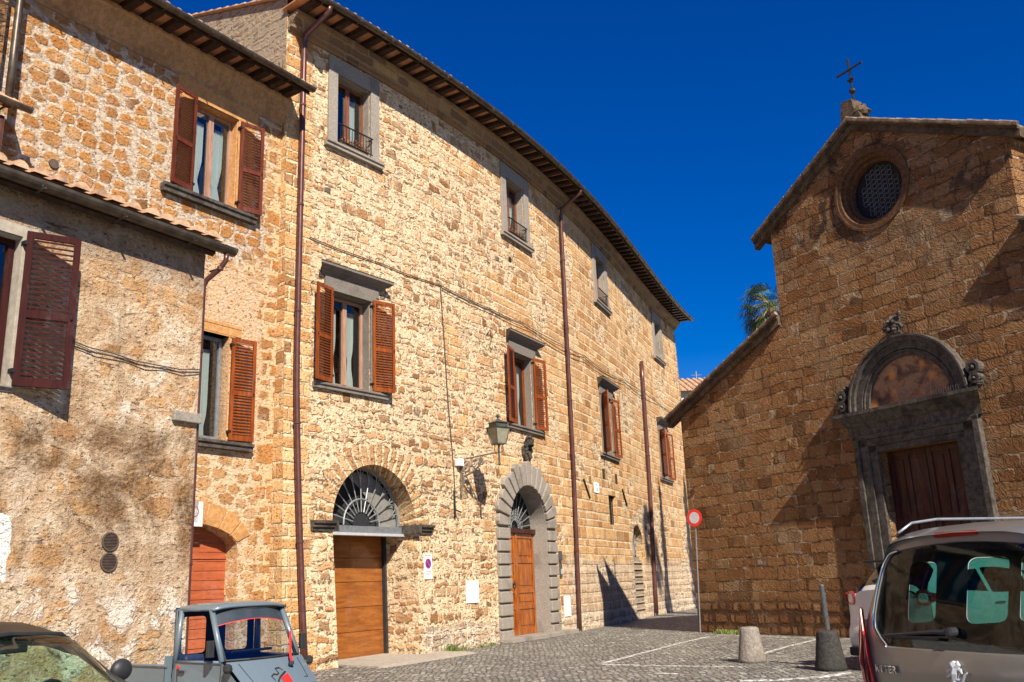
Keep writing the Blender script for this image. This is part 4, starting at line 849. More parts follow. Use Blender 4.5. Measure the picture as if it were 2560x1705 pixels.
ip_ = tag(MB(PAL).box(12.0, 12.14, .0, .05, 1.7, 2.12).build('intercom', 'screen', None, PAL(12.07, 0, 1.7), bevel=.006), 'dark intercom panel on the right jamb of the arched entrance', 'intercom')
MB(PAL).box(12.02, 12.12, .05, .056, 1.8, 1.95).build('button_plate', 'silver', ip_)
tag(MB(PAL).box(11.98, 12.12, .0, .08, 2.2, 2.5).build('letter_box', 'screen', None, PAL(12.05, 0, 2.2), bevel=.006), 'small dark box above the intercom at the arched entrance', 'box')
pq = tag(MB(PAL).box(15.75, 16.3, .0, .03, 4.6, 4.98).build('street_plaque', 'white', None, PAL(16, 0, 4.6), bevel=.01), 'small white marble street plaque on the far half of the palace', 'plaque')
text('N.', .11, PT(16.02, 4.88, .03), 'blue', pq); text('30', .15, PT(16.02, 4.72, .03), 'blue', pq)

# ------------------------------------------------------------------ left tall house
th = thing('stone_house', 'tall house of orange tufa stones set in pale mortar, left of the palace', 'house', LU(-3, 0, 0))
gar = [(-3.3, 0), (-.82, 0), (-.82, 2.45)] + [(-2.06 + 1.24 * cos(a), 2.45 + .50 * sin(a)) for a in [pi * i / 12 for i in range(1, 12)]] + [(-3.3, 2.45)]
mb = MB(LU); hl = [rect(-2.40, -1.25, 9.65, 11.83), rect(-2.55, -1.26, 4.6, 6.8), gar]
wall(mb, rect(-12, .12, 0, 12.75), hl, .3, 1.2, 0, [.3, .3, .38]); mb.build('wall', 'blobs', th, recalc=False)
mb = MB(LU)
a = [( -2.06 + 1.26 * cos(t), 2.43 + .52 * sin(t)) for t in [pi * .06 + (pi * .88) * i / 16 for i in range(17)]]
NVO = 8
for k in range(NVO):
    t0 = pi * .10 + pi * .80 * k / NVO + .012; t1 = pi * .10 + pi * .80 * (k + 1) / NVO - .012
    p = lambda t, e: (-2.06 + (1.26 + e * .75) * cos(t), 2.43 + (.50 + e) * sin(t))
    mb.extr([p(t0, .02), p(t1, .02), p(t1, .48), p(t0, .48)], -.03, .02)
mb.build('arch_stones', 'tufo', th, bevel=.006)
gdz = MB(LU); z = .05
while z < 3.0: gdz.box(-3.3, -.82, -.40, -.35, z, z + .172); z += .182
g_ = gdz.build('garage_door', 'rdoor', th, bevel=.004); MB(LU).box(-3.3, -.82, -.40, -.33, 2.28, 2.33).build('door_rail', 'rdoor', g_)
# upper window
w = MB(LU).box(-2.75, -2.40, -.02, .02, 9.65, 11.83).box(-1.25, -.80, -.02, .02, 9.65, 11.83).box(-2.85, -.72, -.02, .025, 11.83, 12.24)
w.box(-2.403, -2.38, -.3, -.02, 9.65, 11.83).box(-1.27, -1.247, -.3, -.02, 9.65, 11.83).box(-2.40, -1.25, -.3, -.02, 11.81, 11.833)
win = w.build('window', 'tufo', th, bevel=.008); sill(LU, -3.12, -.74, 9.64, .18, .16, win, 'pepd')
casement(LU, -2.38, -1.27, 9.68, 11.80, -.2, win, 'casep')
shutter(LU, -2.42, -1, .60, 9.66, 11.85, 10, 'shutB', win, .08); shutter(LU, -1.24, 1, .56, 9.66, 11.78, 14, 'shutB', win, .08)
# small lower window
w = MB(LU).box(-1.26, -1.235, -.3, .012, 4.6, 6.8).box(-2.57, -2.55, -.3, .012, 4.6, 6.8).box(-2.57, -1.1, -.3, .014, 6.8, 6.83).box(-2.7, -.95, -.01, .03, 7.0, 7.06).box(-2.7, -.95, -.01, .02, 6.83, 7.0)
win = w.build('window', 'tufo', th); sill(LU, -2.8, -.62, 4.58, .16, .17, win, 'pepd')
casement(LU, -2.54, -1.27, 4.62, 6.78, -.2, win, 'steel'); shutter(LU, -1.22, 1, .56, 4.62, 6.78, 12, 'shutA', win, .06)
# eaves with coved cornice
MB(LU).prof([(0, 12.2), (.03, 12.2), (.04, 12.28), (.10, 12.36), (.20, 12.5), (.30, 12.68), (.34, 12.72), (.34, 12.8), (0, 12.8)], -12, .0, .5).build('cornice', 'tufoc', th)
for i in range(22):
    s = -.15 - i * .46; MB(LU).box(s - .17, s, .0, .80, 12.77, 12.92).build('rafter', 'rafter', th)
MB(LU).prof([(0, 12.925), (.8, 12.925), (.8, 12.95), (0, 12.95)], -12, .05).build('eave_slabs', 'pian', th)
tile_roof(LU, -12, .1, .82, 12.96, 7, .33, parent=th)
gutter(LU, -12, .12, .91, 12.93, .095, th); MB(LU).prof([(.80, 12.80), (.83, 12.80), (.83, 13.0), (.80, 13.0)], -12, .08).build('fascia', 'rafter', th)
tag(MB(LU).ring((-5.32, 9.2), 0, .09, -.05, .03, n=16).build('vent_hole', 'pipec', None, LU(-5.3, 0, 9.2)), 'small dark round vent hole in the orange stone wall above the lower roof', 'vent')
nb = tag(MB(LU).box(-2.1, -1.72, 0, .02, 2.88, 3.36).build('business_plate', 'white', None, LU(-1.9, 0, 2.9)), 'white plate with a faint ring above the orange red garage door', 'sign')
MB(LU).ring((-1.92, 3.16), .085, .105, .018, .025, n=24).build('ring_mark', 'flower', nb)
# ------------------------------------------------------------------ low front house
lh = thing('plaster_house', 'low house with crumbling cream render and brown stains, nearest on the left', 'house', LL(-2, 0, 0))
mb = MB(LL); wall(mb, rect(-7.5, 0, 0, 6.5), [rect(-3.9, -2.68, 4.03, 5.86)], .28, .8)
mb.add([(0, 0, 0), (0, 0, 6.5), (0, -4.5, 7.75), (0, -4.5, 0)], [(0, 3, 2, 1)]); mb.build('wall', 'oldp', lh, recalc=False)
tile_roof(LL, -7.5, .14, .27, 6.575, 5.0, .27, parent=lh)
gutter(LL, -7.5, .27, .30, 6.49, .10, lh); MB(LL).prof([(.14, 6.36), (.2, 6.40), (.2, 6.56), (.14, 6.56)], -7.5, .02).build('eave_board', 'rafter', lh)
w = MB(LL).box(-2.683, -2.66, -.28, .02, 4.0, 5.9).box(-2.68, -2.5, -.01, .016, 4.0, 6.0).box(-4.1, -2.68, -.01, .018, 5.86, 6.0).box(-3.9, -2.68, -.28, -.01, 5.84, 5.863)
win = w.build('window', 'thr', lh); sill(LL, -4.1, -2.62, 4.02, .07, .06, win, 'pep')
casement(LL, -3.88, -2.70, 4.05, 5.84, -.12, win, 'shutC'); shutter(LL, -2.66, 1, .60, 4.02, 5.93, 24, 'shutC', win, .06)
for z in (2.28, 2.03):
    v = MB(LL).ring((-1.21, z), 0, .112, -.02, .008, n=24)
    for i in range(10):
        y = -.09 + .018 * i; hw = sqrt(max(0, .0118 - y * y)); v.box(-1.21 - hw, -1.21 + hw, .006, .018, z + y, z + y + .007)
    v.ring((-1.21, z), .100, .116, 0, .022, n=24)
    tag(v.build('round_vent', 'pipec', None, LL(-1.21, 0, z)), 'upper of two round slatted vents in the stained render' if z > 2.1 else 'lower of two round slatted vents in the stained render', 'vent', 'round vents')
tag(MB(LL).box(-.42, .035, -.1, .07, 3.90, 4.04).build('stone_bracket', 'pep', None, LL(-.2, 0, 3.9), bevel=.012), 'grey stone block jutting from the corner of the low cream house', 'stone block')
cable(LL, [(-2.05, .05, 4.72), (-1.4, .03, 4.66), (-.7, .03, 4.62), (0.0, .03, 4.68)], .009, 'cable', 'upper strand of two thin wires from the purple shutter to the house corner', sag=.03)
cable(LL, [(-2.05, .05, 4.70), (-1.2, .035, 4.61), (-.6, .035, 4.60), (0.0, .03, 4.65)], .007, 'cable', 'lower strand of two thin wires from the purple shutter to the house corner', sag=.04)
pipe(LL, [(.13, .31, 6.40), (.13, .30, 6.3), (.10, .22, 6.18), (.05, .0, 6.04), (.035, -.05, 5.95), (.035, -.05, 3.), (.035, -.05, .05)], .038, 'copper', lh)
# ------------------------------------------------------------------ far left house
fh = thing('stone_house', 'brown tufa house at the far left edge with a dark downpipe', 'house', LU(-8, .3, 0))
mb = MB(LU).box(-12, -6.55, -3, .3, 0, 14.5); mb.build('wall', 'church', fh, recalc=True)
pipe(LU, [(-6.42, .42, 14.5), (-6.42, .42, 9.75)], .065, 'gut', fh); pipe(LU, [(-6.5, .40, 9.5), (-6.5, .40, 5.)], .06, 'copper', fh)
gutter(LU, -9, -6.12, .62, 9.72, .08, fh); MB(LU).prof([(.3, 9.75), (.6, 9.72), (.6, 9.78), (.3, 10.0)], -9, -6.3).build('roof', 'tiles', fh)

# ------------------------------------------------------------------ church
ch = thing('church', 'brown tufa church with a round window and a dark stone portal', 'church', CH(7.5, 0, 0))
A0 = 6.15; SL = .405; SN = .53
outer = [(0, 0), (15.8, 0), (15.8, 6.6), (11.22, 8.45), (11.22, 10.58), (7.5, 12.5), (4.4, 10.80), (4.4, 8.15), (0, 6.33)]
rose = [(7.77 + 1.08 * cos(2 * pi * i / 36), 10.75 + 1.08 * sin(2 * pi * i / 36)) for i in range(36)]
mb = MB(CH); wall(mb, outer, [rose, rect(6.93, 9.01, 0, 4.27)], .35, .9, 0, [.30, .5])
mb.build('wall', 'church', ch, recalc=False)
mb = MB(CH); mb.add([(0, -.001, 0), (0, -.001, 6.33), (0, -14, 6.33), (0, -14, 0)], [(0, 1, 2, 3)]); mb.add([(4.4, -.001, 8.15), (4.4, -.001, 10.8), (4.4, -14, 10.8), (4.4, -14, 8.15)], [(0, 1, 2, 3)])
mb.add([(11.22, -.001, 8.4), (11.22, -.001, 10.58), (11.22, -14, 10.58), (11.22, -14, 8.4)], [(0, 3, 2, 1)]); mb.add([(15.8, 0, 0), (15.8, 0, 6.6), (15.8, -14, 6.6), (15.8, -14, 0)], [(0, 3, 2, 1)])
mb.build('side_wall', 'church', ch, recalc=False)
def slab(p, q, th_, o0, o1, dz=0.):
    return [(p[0], o, p[1] + z) for o in ()]
def rake(p, q, name, mat, o0, o1, b, t, step=.5):
    """band following the line p->q in (s,z); b..t offsets measured vertically; o0..o1 depth"""
    mb = MB(CH); n = max(1, int(abs(q[0] - p[0]) / step)); vs = []
    for i in range(n + 1):
        k = i / n; s = p[0] + (q[0] - p[0]) * k; z = p[1] + (q[1] - p[1]) * k
        j = R.uniform(-.012, .012)
        vs += [(s, o0, z + b), (s, o1, z + b + j), (s, o1, z + t), (s, o0, z + t)]
    fs = []
    for i in range(n):
        k = 4 * i
        for j in range(4): fs.append((k + j, k + (j + 1) % 4, k + 4 + (j + 1) % 4, k + 4 + j))
    fs += [(3, 2, 1, 0), (4 * n, 4 * n + 1, 4 * n + 2, 4 * n + 3)]
    return mb.add(vs, fs).build(name, mat, ch)
RK = [((3.85, 10.62), (7.5, 12.62)), ((7.5, 12.62), (11.6, 10.52)), ((-.5, 6.22), (4.38, 8.27)), ((11.24, 8.5), (16.2, 6.5))]
for p, q in RK:
    rake(p, q, 'raking_cornice', 'rakest', -.1, .10, -.17, .0); rake(p, q, 'raking_cornice', 'rakest', -.1, .16, .002, .08)
    rake(p, q, 'verge_tiles', 'ctiles', -14, .24, .085, .11, .4)
    tb = MB(CH); L = sqrt((q[0] - p[0]) ** 2 + (q[1] - p[1]) ** 2); m_ = int(L / .36)
    for i in range(m_):
        k0 = i / m_; k1 = (i + 1.1) / m_
        tb.tube([(p[0] + (q[0] - p[0]) * k0, .18, p[1] + (q[1] - p[1]) * k0 + .12 + R.uniform(-.01, .01)), (p[0] + (q[0] - p[0]) * k1, .18, p[1] + (q[1] - p[1]) * k1 + .12)], [.065, .05] if q[1] < p[1] else [.05, .065], 7)
    tb.build('ridge_tiles', 'ctiles', ch)
# roofs behind (visible only as thickness), rose window
rw = MB(CH); cc = (7.77, 10.75)
rw.ring(cc, 1.02, 1.10, -.04, .035, n=40).ring(cc, .92, 1.03, -.14, .02, n=40)
rwo = rw.build('rose_window', 'tufor', ch, bevel=.01)
MB(CH).ring(cc, .82, .93, -.24, -.08, n=40).ring(cc, .74, .83, -.34, -.20, n=40).build('inner_moulding', 'tufor', rwo)
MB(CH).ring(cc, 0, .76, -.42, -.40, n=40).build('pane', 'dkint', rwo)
t = MB(CH); q = .14
for i in range(-4, 5):
    for j in range(-5, 6):
        x = i * q * 1.5; z = j * q * .866 * 2 / 1. * .5 * 2 * .5 + (q * .433 * 1. if i % 2 else 0); z = j * q * 1.0 * .9 + (.063 if i % 2 else 0)
        if x * x + z * z < .48:
            t.tube([(cc[0] + x * .75 + .068 * cos(a * pi / 4), -.37, cc[1] + z + .068 * sin(a * pi / 4)) for a in range(9)], .005, 4)
t.build('lead_lattice', 'steel', rwo)
# pedestal and iron cross
p_ = MB(CH).extr([(7.18, 12.6), (7.85, 12.6), (7.75, 12.95), (7.66, 13.0), (7.62, 13.3), (7.3, 13.34), (7.24, 13.0)], -.35, .05); p_.blob((7.75, -.15, 12.95), (.2, .2, .15), 5, 2, .3)
pd = p_.build('pedestal', 'rakest', ch, bevel=.03)
x = MB(CH).tube([(7.55, -.15, 13.3), (7.55, -.15, 14.55)], .028, 6).tube([(7.15, -.15, 14.22), (7.95, -.15, 14.24)], .03, 6).lathe((7.55, -.15, 13.6), [(.02, -.09), (.08, -.03), (.09, 0), (.08, .04), (.02, .09)], 10).box(7.51, 7.59, -.19, -.11, 13.86, 13.9).box(7.45, 7.65, -.18, -.12, 13.92, 13.96)
x.build('iron_cross', 'iron', ch)
# portal
po = MB(CH)
for a, b, o_ in ((6.33, 6.48, .16), (6.48, 6.72, .12), (6.72, 6.93, .08)): po.box(a, b, -.02, o_, 0, 4.27 + (6.93 - a) * .72); po.box(15.94 - b, 15.94 - a, -.02, o_, 0, 4.27 + (6.93 - a) * .72)
for z0, z1, o_, a in ((4.27, 4.42, .08, 6.72), (4.42, 4.60, .12, 6.48), (4.60, 4.71, .16, 6.33)): po.box(a, 15.94 - a, -.02, o_, z0, z1)
por = po.build('portal', 'pepd', ch, bevel=.012)
MB(CH).prof([(0, 4.705), (.14, 4.705), (.14, 4.93), (.2, 4.96), (.26, 5.03), (.30, 5.06), (.38, 5.16), (.42, 5.18), (.42, 5.26), (0, 5.30)], 6.3, 9.64, 0, .6).build('portal_cornice', 'pepd', por)
arc = MB(CH).ring((7.97, 5.3), 1.42, 1.55, -.02, .20, 0, pi, 40).ring((7.97, 5.3), 1.24, 1.43, -.02, .13, 0, pi, 40).ring((7.97, 5.3), 1.08, 1.245, -.02, .08, 0, pi, 40).ring((7.97, 5.3), 1.52, 1.58, -.02, .24, 0, pi, 40).ring((7.97, 5.3), 1.18, 1.22, .08, .12, 0, pi, 40)
arc.build('portal_arch', 'pepd', por, bevel=.008)
MB(CH).extr(archp(7.97, 1.1, 5.3, 5.31), .0, .012).build('fresco_panel', 'fresco', por)
orn = MB(CH)
def scroll(c, r): 
    for sg_ in (1, -1): orn.tube([(c[0] + sg_ * (r * .35 + r * (1 - i / 14 * .8) * .5 * cos(i * .75)), .2, c[1] + r * (1 - i / 14 * .8) * .5 * sin(i * .75)) for i in range(14)], r * .13, 5)
scroll((7.93, 7.02), .3)
for i in range(30): orn.blob((7.93 + R.gauss(0, .10), .15 + R.uniform(-.05, .08), 7.1 + R.uniform(-.2, .32) * .9), (.06, .07, .06), 4, i, .3)
orn.build('carved_ornament', 'pepd', por)
for cx in (6.2, 9.72):
    orn = MB(CH)
    for dz, r_ in ((.20, .12), (.44, .155)):
        orn.ring((cx, 5.28 + dz), r_ * .55, r_, -.02, .22, n=16); orn.blob((cx, .2, 5.28 + dz), (r_ * .3, .08, r_ * .3), 5, 1, .1)
    for i in range(14): orn.blob((cx + R.uniform(-.16, .16), .12, 5.3 + R.uniform(0, .65)), (.06, .09, .06), 4, i, .3)
    orn.build('carved_ornament', 'pepd', por)
spk = MB(CH)
for i in range(12): spk.tube([(8.75 + i * .06, .34, 5.28), (8.75 + i * .06, .34, 5.40)], .006, 4)
spk.build('bird_spikes', 'iron', por)
dd = MB(CH); o = -.28
for a, b in ((6.93, 7.96), (7.98, 9.01)):
    dd.box(a, b, o - .06, o, 0, 4.27); w_ = b - a
    dd.box(a, a + .13, o, o + .03, 0, 4.27).box(b - .13, b, o, o + .03, 0, 4.27).box(a + w_ / 2 - .06, a + w_ / 2 + .06, o, o + .028, 0, 4.27)
    for z0, z1 in ((0, .2), (1.0, 1.15), (2.1, 2.25), (2.55, 2.7), (4.12, 4.27)): dd.box(a + .13, b - .13, o, o + .026, z0, z1)
    for k in (0, 1):
        s0_ = a + .17 + k * (w_ / 2 - .02)
        for z0, z1 in ((.28, .92), (1.23, 2.02), (2.78, 4.04)): dd.box(s0_, s0_ + w_ / 2 - .28, o, o + .018, z0, z1)
dd.build('church_door', 'cdoor', por, bevel=.008)
MB(CH).box(6.0, 10, 0, .5, 0, .15).build('portal_step', 'pepd', ch, bevel=.02)

# ------------------------------------------------------------------ beyond the gap
bk = thing('distant_house', 'pale house with a tiled roof in the gap between the palace and the church', 'house', (13.5, 66, 0))
MB().box(10.5, 26, 65, 75, 0, 14.62).build('wall', 'stucco', bk)
BK = aff((10.2, 65.), 90, True)
tile_roof(lambda s, o, z: Vector((10.2 + s, 65 - o, z)), 0, 16, .5, 14.5, 5, .38, .45, .13, parent=bk)
MB().tube([(14.2, 69, 15.5), (14.2, 69, 16.9)], .04, 5).tube([(13.8, 69, 16.6), (14.6, 69, 16.6)], .02, 4).build('antenna', 'ant', bk)
PX, PY = 9.50, 31.8
pm = thing('palm_tree', 'fan palm showing over the roof of the church aisle', 'palm tree', (PX, PY, 0))
MB().tube([(PX, PY, 0), (PX + .05, PY, 4), (PX, PY, 10.9)], [.2, .15, .17], 10).build('trunk', 'trunk', pm)
cr = MB(); ys = MB()
for k in range(58):
    a = R.uniform(0, 2 * pi); el = R.uniform(-.85, 1.1); L = R.uniform(.5, .95); c0 = Vector((PX, PY, 10.95))
    d = Vector((cos(a) * cos(el), sin(a) * cos(el), sin(el))); tip = c0 + d * L + Vector((0, 0, -.1)); ys.tube([c0, c0 + d * L * .5 + Vector((0, 0, .05)), tip], .012, 4)
    sd = d.cross(Vector((0, 0, 1))); sd.normalize(); upv = sd.cross(d)
    for j in range(17):
        t = (j - 8) / 8 * 1.5; ld = (d * cos(t) + sd * sin(t)).normalized(); ll = R.uniform(.5, .68); w_ = upv * .0 + ld.cross(upv).normalized() * .019
        m_ = tip + ld * ll * .6; e = tip + ld * ll + Vector((0, 0, -.2 - .1 * abs(t)))
        cr.add([tip, m_ + w_, e, m_ - w_], [(0, 1, 2, 3)])
cr.build('crown', 'palm', pm, recalc=False); ys.build('leaf_stalks', 'palmy', pm)

def cypress(x, y, h, r, lab):
    t = thing('cypress_tree', lab, 'tree', (x, y, 0)); MB().tube([(x, y, 0), (x, y, h * .8)], [.16, .03], 7).build('trunk', 'trunk', t); m_ = MB()
    for i in range(2600):
        k = R.random() ** .8; z = .8 + (h - .8) * k; rr = r * (1 - k) ** .55 * (.75 + .35 * sin(z * 2.3 + x)) * sqrt(R.random()); a = R.uniform(0, 2 * pi); c_ = Vector((x + rr * cos(a), y + rr * sin(a), z))
        q = [Vector((R.gauss(0, .08), R.gauss(0, .08), R.gauss(0, .16))) for _ in range(3)]; m_.add([c_ + e for e in q], [(0, 1, 2)])
    m_.build('crown', 'leaf', t, recalc=False)
cypress(10.9, 33.0, 14.9, .75, 'nearer slender cypress standing behind the church'); cypress(12.9, 38.2, 15.4, .9, 'farther slender cypress standing behind the church')
# ------------------------------------------------------------------ bollards, post, road sign
def bollard(x, y, mat, lab):
    b = MB(); pr = [(.262 - .087 * (k / 10) ** .95, .58 * k / 10) for k in range(11)] + [(.165, .61), (.13, .625), (.05, .63)]; b.lathe((x, y, 0), pr, 36)
    q = random.Random(int(x * 100)); b.v = [(x + (a - x) * (1 + q.gauss(0, .008) - (.06 if q.random() < .03 else 0)), y + (c_ - y) * (1 + q.gauss(0, .008)), z + (q.gauss(0, .003) if z > .05 else 0)) for a, c_, z in b.v]
    return tag(b.build('bollard', mat, None, (x, y, 0), smooth=True), lab, 'bollard', 'stone bollards')
bollard(4.22, 17.85, 'conc', 'pale tapered concrete bollard standing alone in the square'); bollard(5.06, 15.95, 'concd', 'dark tapered bollard beside the silver car')
tag(MB().tube([(5.24, 16.40, 0), (5.20, 16.38, 1.34)], .045, 12).lathe((5.20, 16.38, 1.34), [(.045, 0), (.035, .02), (.005, .03)], 12).build('metal_post', 'postm', None, (5.24, 16.4, 0)), 'grey metal post standing behind the dark bollard', 'post')
sp_ = thing('road_sign', 'round white road sign with a red ring at the corner of the church', 'road sign', (5.17, 27.1, 0))
MB().tube([(5.02, 27.1, 0), (5.17, 27.1, 3.45)], .020, 8).build('pole', 'steel', sp_)
SF = aff((4.95, 26.98), 110, False)
_q = SF(0, 1, 0) - SF(0, 0, 0)
if _q.y > 0: SF = aff((4.95, 26.98), 110, True)
SF = aff((5.13, 27.06), 132, True) 
if (SF(0, 1, 0) - SF(0, 0, 0)).y > 0: SF = aff((5.13, 27.06), 132, False)
MB(SF).ring((0, 3.22), 0, .25, .0, .012, n=36).build('disc', 'red', sp_); MB(SF).ring((0, 3.22), 0, .165, .0, .016, n=36).build('disc_centre', 'silver', sp_)
# weeds
def weeds(pts, lab, n=120, h=.1, nm='weeds', fm=WD, sp=.25):
    mb = MB(); 
    for (x, y) in pts:
        for i in range(n):
            a = R.uniform(0, 2 * pi); r = abs(R.gauss(0, sp)); q = Vector((x + r * cos(a) * .6, y + r * sin(a), 0)); t = Vector((R.uniform(-.05, .05), R.uniform(-.05, .05), R.uniform(.3, 1) * h)); w_ = Vector((R.uniform(-.01, .01), R.uniform(-.01, .01), 0))
            mb.add([q - w_, q + w_, q + t + w_ * 2, q + t], [(0, 1, 2, 3)])
    o = mb.build(nm, 'weed', None, (pts[0][0], pts[0][1], 0), recalc=False); o['kind'] = 'stuff'; o['label'] = lab; o['category'] = 'weeds'
weeds([(5.55, 26.55), (5.9, 26.0)], 'green weeds at the foot of the church wall', 200, .13)
weeds([tuple(PAL(s, .12, 0))[:2] for s in (5.4, 5.7, 6.1, 6.9, 7.4)], 'dry weeds along the foot of the palace', 60, .08)
weeds([tuple(PAL(s, .12, 0))[:2] for s in (5.5, 5.6)], 'green tuft at the foot of the palace beside the garage', 160, .16, sp=.12)

# ------------------------------------------------------------------ vehicles
def vframe(org, az):      # local x = forwards, y = left, z = up
    h = radians(az); F_ = (sin(h), cos(h)); Lf = (-cos(h), sin(h))
    return lambda x, y, z: Vector((org[0] + F_[0] * x + Lf[0] * y, org[1] + F_[1] * x + Lf[1] * y, z))
def paint(name, c, metal=.3, rough=.3):
    m, nt, p = newmat(name); v = objn(nt); n = noise(nt, v, 1.5, 4, .6).outputs[0]; n2 = noise(nt, v, 60., 3).outputs[0]
    nt.links.new(mix(nt, M(nt, 'MULTIPLY', n, .25), c, tuple(x * .6 + .03 for x in c)), p.inputs['Base Color']); p.inputs['Metallic'].default_value = metal
    nt.links.new(M(nt, 'MULTIPLY_ADD', n2, .12, rough), p.inputs['Roughness']); p.inputs['Coat Weight'].default_value = .6; p.inputs['Coat Roughness'].default_value = .08; return m
MT['vanp'] = paint('grey brown car paint', (.29, .265, .225), .5, .30); MT['suvp'] = paint('silver car paint', (.66, .65, .62), .05, .3); MT['whitep'] = paint('white car paint', (.80, .79, .77), 0., .3)
MT['roofp'] = simple('dark brown roof paint', (.032, .022, .017), (.022, .015, .012), .4, .2, 3., 0, .3); MT['apep'] = paint('flat grey blue paint', (.13, .175, .205), .1, .36)
MT['tail'] = simple('red lamp lens', (.50, .012, .01), (.30, .008, .006), .12, coat=1.); MT['tailw'] = simple('pale lamp lens', (.75, .62, .58), (.6, .45, .42), .12, coat=1.)
MT['tealg'] = mat_glass('green tinted glass', (.06, .29, .24), .0); MT['rearg'] = mat_glass('smoked rear glass', (.44, .47, .48), -.005); MT['wsg'] = mat_glass('windscreen glass', (.66, .82, .72), .0)
MT['trim'] = simple('dark seat fabric', (.025, .03, .04), (.04, .045, .055), .8); MT['chrome'] = simple('chrome', (.85, .85, .85), (.75, .75, .75), .12, 1.)
MT['bluei'] = simple('navy cabin trim', (.006, .015, .05), (.012, .025, .075), .6); MT['strip'] = simple('black sun strip', (.03, .04, .05), (.045, .055, .065), .3)
def catm(P, t):
    n = len(P) - 1; i = min(int(t), n - 1); f = t - i; p0 = P[max(i - 1, 0)]; p1 = P[i]; p2 = P[i + 1]; p3 = P[min(i + 2, n)]
    return tuple(.5 * (2 * b + (c - a) * f + (2 * a - 5 * b + 4 * c - d) * f * f + (3 * b - a - 3 * c + d) * f ** 3) for a, b, c, d in zip(p0, p1, p2, p3))
class Shell:
    """stations: (x, zb, zbelt, ztop, Wb, Wr); t 0..10 runs left sill -> roof -> right sill"""
    def __init__(s, st): s.st = st
    def st_at(s, x):
        S_ = s.st; x = max(S_[0][0], min(S_[-1][0], x))
        for a, b in zip(S_, S_[1:]):
            if x <= b[0]: f = (x - a[0]) / (b[0] - a[0]); f = f * f * (3 - 2 * f) * .5 + f * .5; return [p + (q - p) * f for p, q in zip(a, b)]
        return list(S_[-1])
    def __call__(s, x, t):
        _, zb, zl, zt, wb, wr = s.st_at(x); sg = 1
        if t > 5: t = 10 - t; sg = -1
        P = [(wb * .985, zb), (wb, zb + .45 * (zl - zb)), (wb * .985, zl), (wr * 1.03, zt - .15 * min(1, (zt - zl) * 3 + .3)), (wr * .78, zt - .028), (0, zt)]
        y, z = catm(P, t); return (x, sg * y, z)
def shell_panel(fm, sh, outer, holes, mat, name, parent, gx=.22, off=0., smooth=True):
    K = .35; o2 = [(x, t * K) for x, t in outer]; h2 = [[(x, t * K) for x, t in h] for h in holes]
    vs, fs = cdt(subdiv(o2, .09), [subdiv(h, .12) for h in h2], gx, .35 * .25); mb = MB(fm)
    def mp(x, t):
        p = sh(x, t / K)
        if off: q = 1 + off / max(.3, sqrt(p[1] ** 2 + (p[2] - .9) ** 2)); return (p[0], p[1] * q, .9 + (p[2] - .9) * q)
        return p
    mb.add([mp(a, b) for a, b in vs], fs); return mb.build(name, mat, parent, smooth=smooth, recalc=True)
def rrect(x0, x1, y0, y1, r=.06, n=4):
    P = []
    for cx, cy, a in ((x1 - r, y1 - r, 0), (x0 + r, y1 - r, 90), (x0 + r, y0 + r, 180), (x1 - r, y0 + r, 270)):
        for i in range(n + 1): t = radians(a + 90 * i / n); P.append((cx + r * cos(t), cy + r * sin(t)))
    return P
def wheel(fm, x, y, r, w, parent, sgn):
    b = MB(fm); pr = [(r * .62, -w / 2), (r * .95, -w / 2), (r, -w / 2 + .03), (r, w / 2 - .03), (r * .95, w / 2), (r * .62, w / 2)]; b.lathe((x, y, r), pr, 24, 'o'); t = b.build('wheel', 'rubber', parent, smooth=False)
    b = MB(fm).lathe((x, y, r), [(r * .60, -w * .3), (r * .62, w * .42 * sgn), (r * .1, w * .3 * sgn)], 20, 'o'); b.build('rim', 'steel', t)
def seat(fm, x, y, parent, mat='trim', z=.5, h=.65):
    MB(fm).box(x - .05, x + .45, y - .24, y + .24, z - .15, z + .05).build('seat', mat, parent, bevel=.05)
    MB(fm).box(x - .16, x - .03, y - .24, y + .24, z, z + h).box(x - .14, x - .04, y - .13, y + .13, z + h + .04, z + h + .24).build('seat_back', mat, parent, bevel=.05)

# silver-grey van (rear at lower right): rear plane through (2.55,6.43), heading 157, forwards az 67
VC = (2.55 + .391 * .53, 6.43 - .921 * .53); VF = vframe(VC, 67)
vn = thing('van', 'grey brown van seen from behind with its wiper and red tail lamp, lower right', 'van', VF(2, 0, 0))
vst = [(-.02, .35, 1.06, 1.62, .86, .56), (.0, .30, 1.07, 1.80, .905, .60), (.12, .28, 1.08, 1.86, .925, .68), (.5, .25, 1.08, 1.865, .925, .735), (2.6, .25, 1.06, 1.86, .925, .72), (3.0, .25, 1.05, 1.72, .925, .68), (3.7, .27, 1.02, 1.16, .90, .66), (4.3, .35, .80, .86, .80, .55)]
sh = Shell(vst)
lw = [rrect(.41, .68, 2.2, 2.82, .07), rrect(.99, 1.42, 2.15, 2.86, .09), rrect(1.55, 2.3, 2.15, 2.86, .06), [(2.42, 2.15), (3.05, 2.15), (2.75, 2.85), (2.42, 2.88)]]
rw_ = [[(x, 10 - t) for x, t in h] for h in lw]
ws = [(2.85, 3.6), (3.55, 3.3), (3.6, 5), (3.55, 6.7), (2.85, 6.4), (2.75, 5)]
shell_panel(VF, sh, [(.0, 0), (4.3, 0), (4.3, 10), (.0, 10)], lw + rw_ + [ws], 'vanp', 'body', vn)
for h in lw + rw_: shell_panel(VF, sh, h, [], 'tealg', 'side_window', vn, off=-.006)
shell_panel(VF, sh, ws, [], 'tealg', 'windscreen', vn, off=-.006)
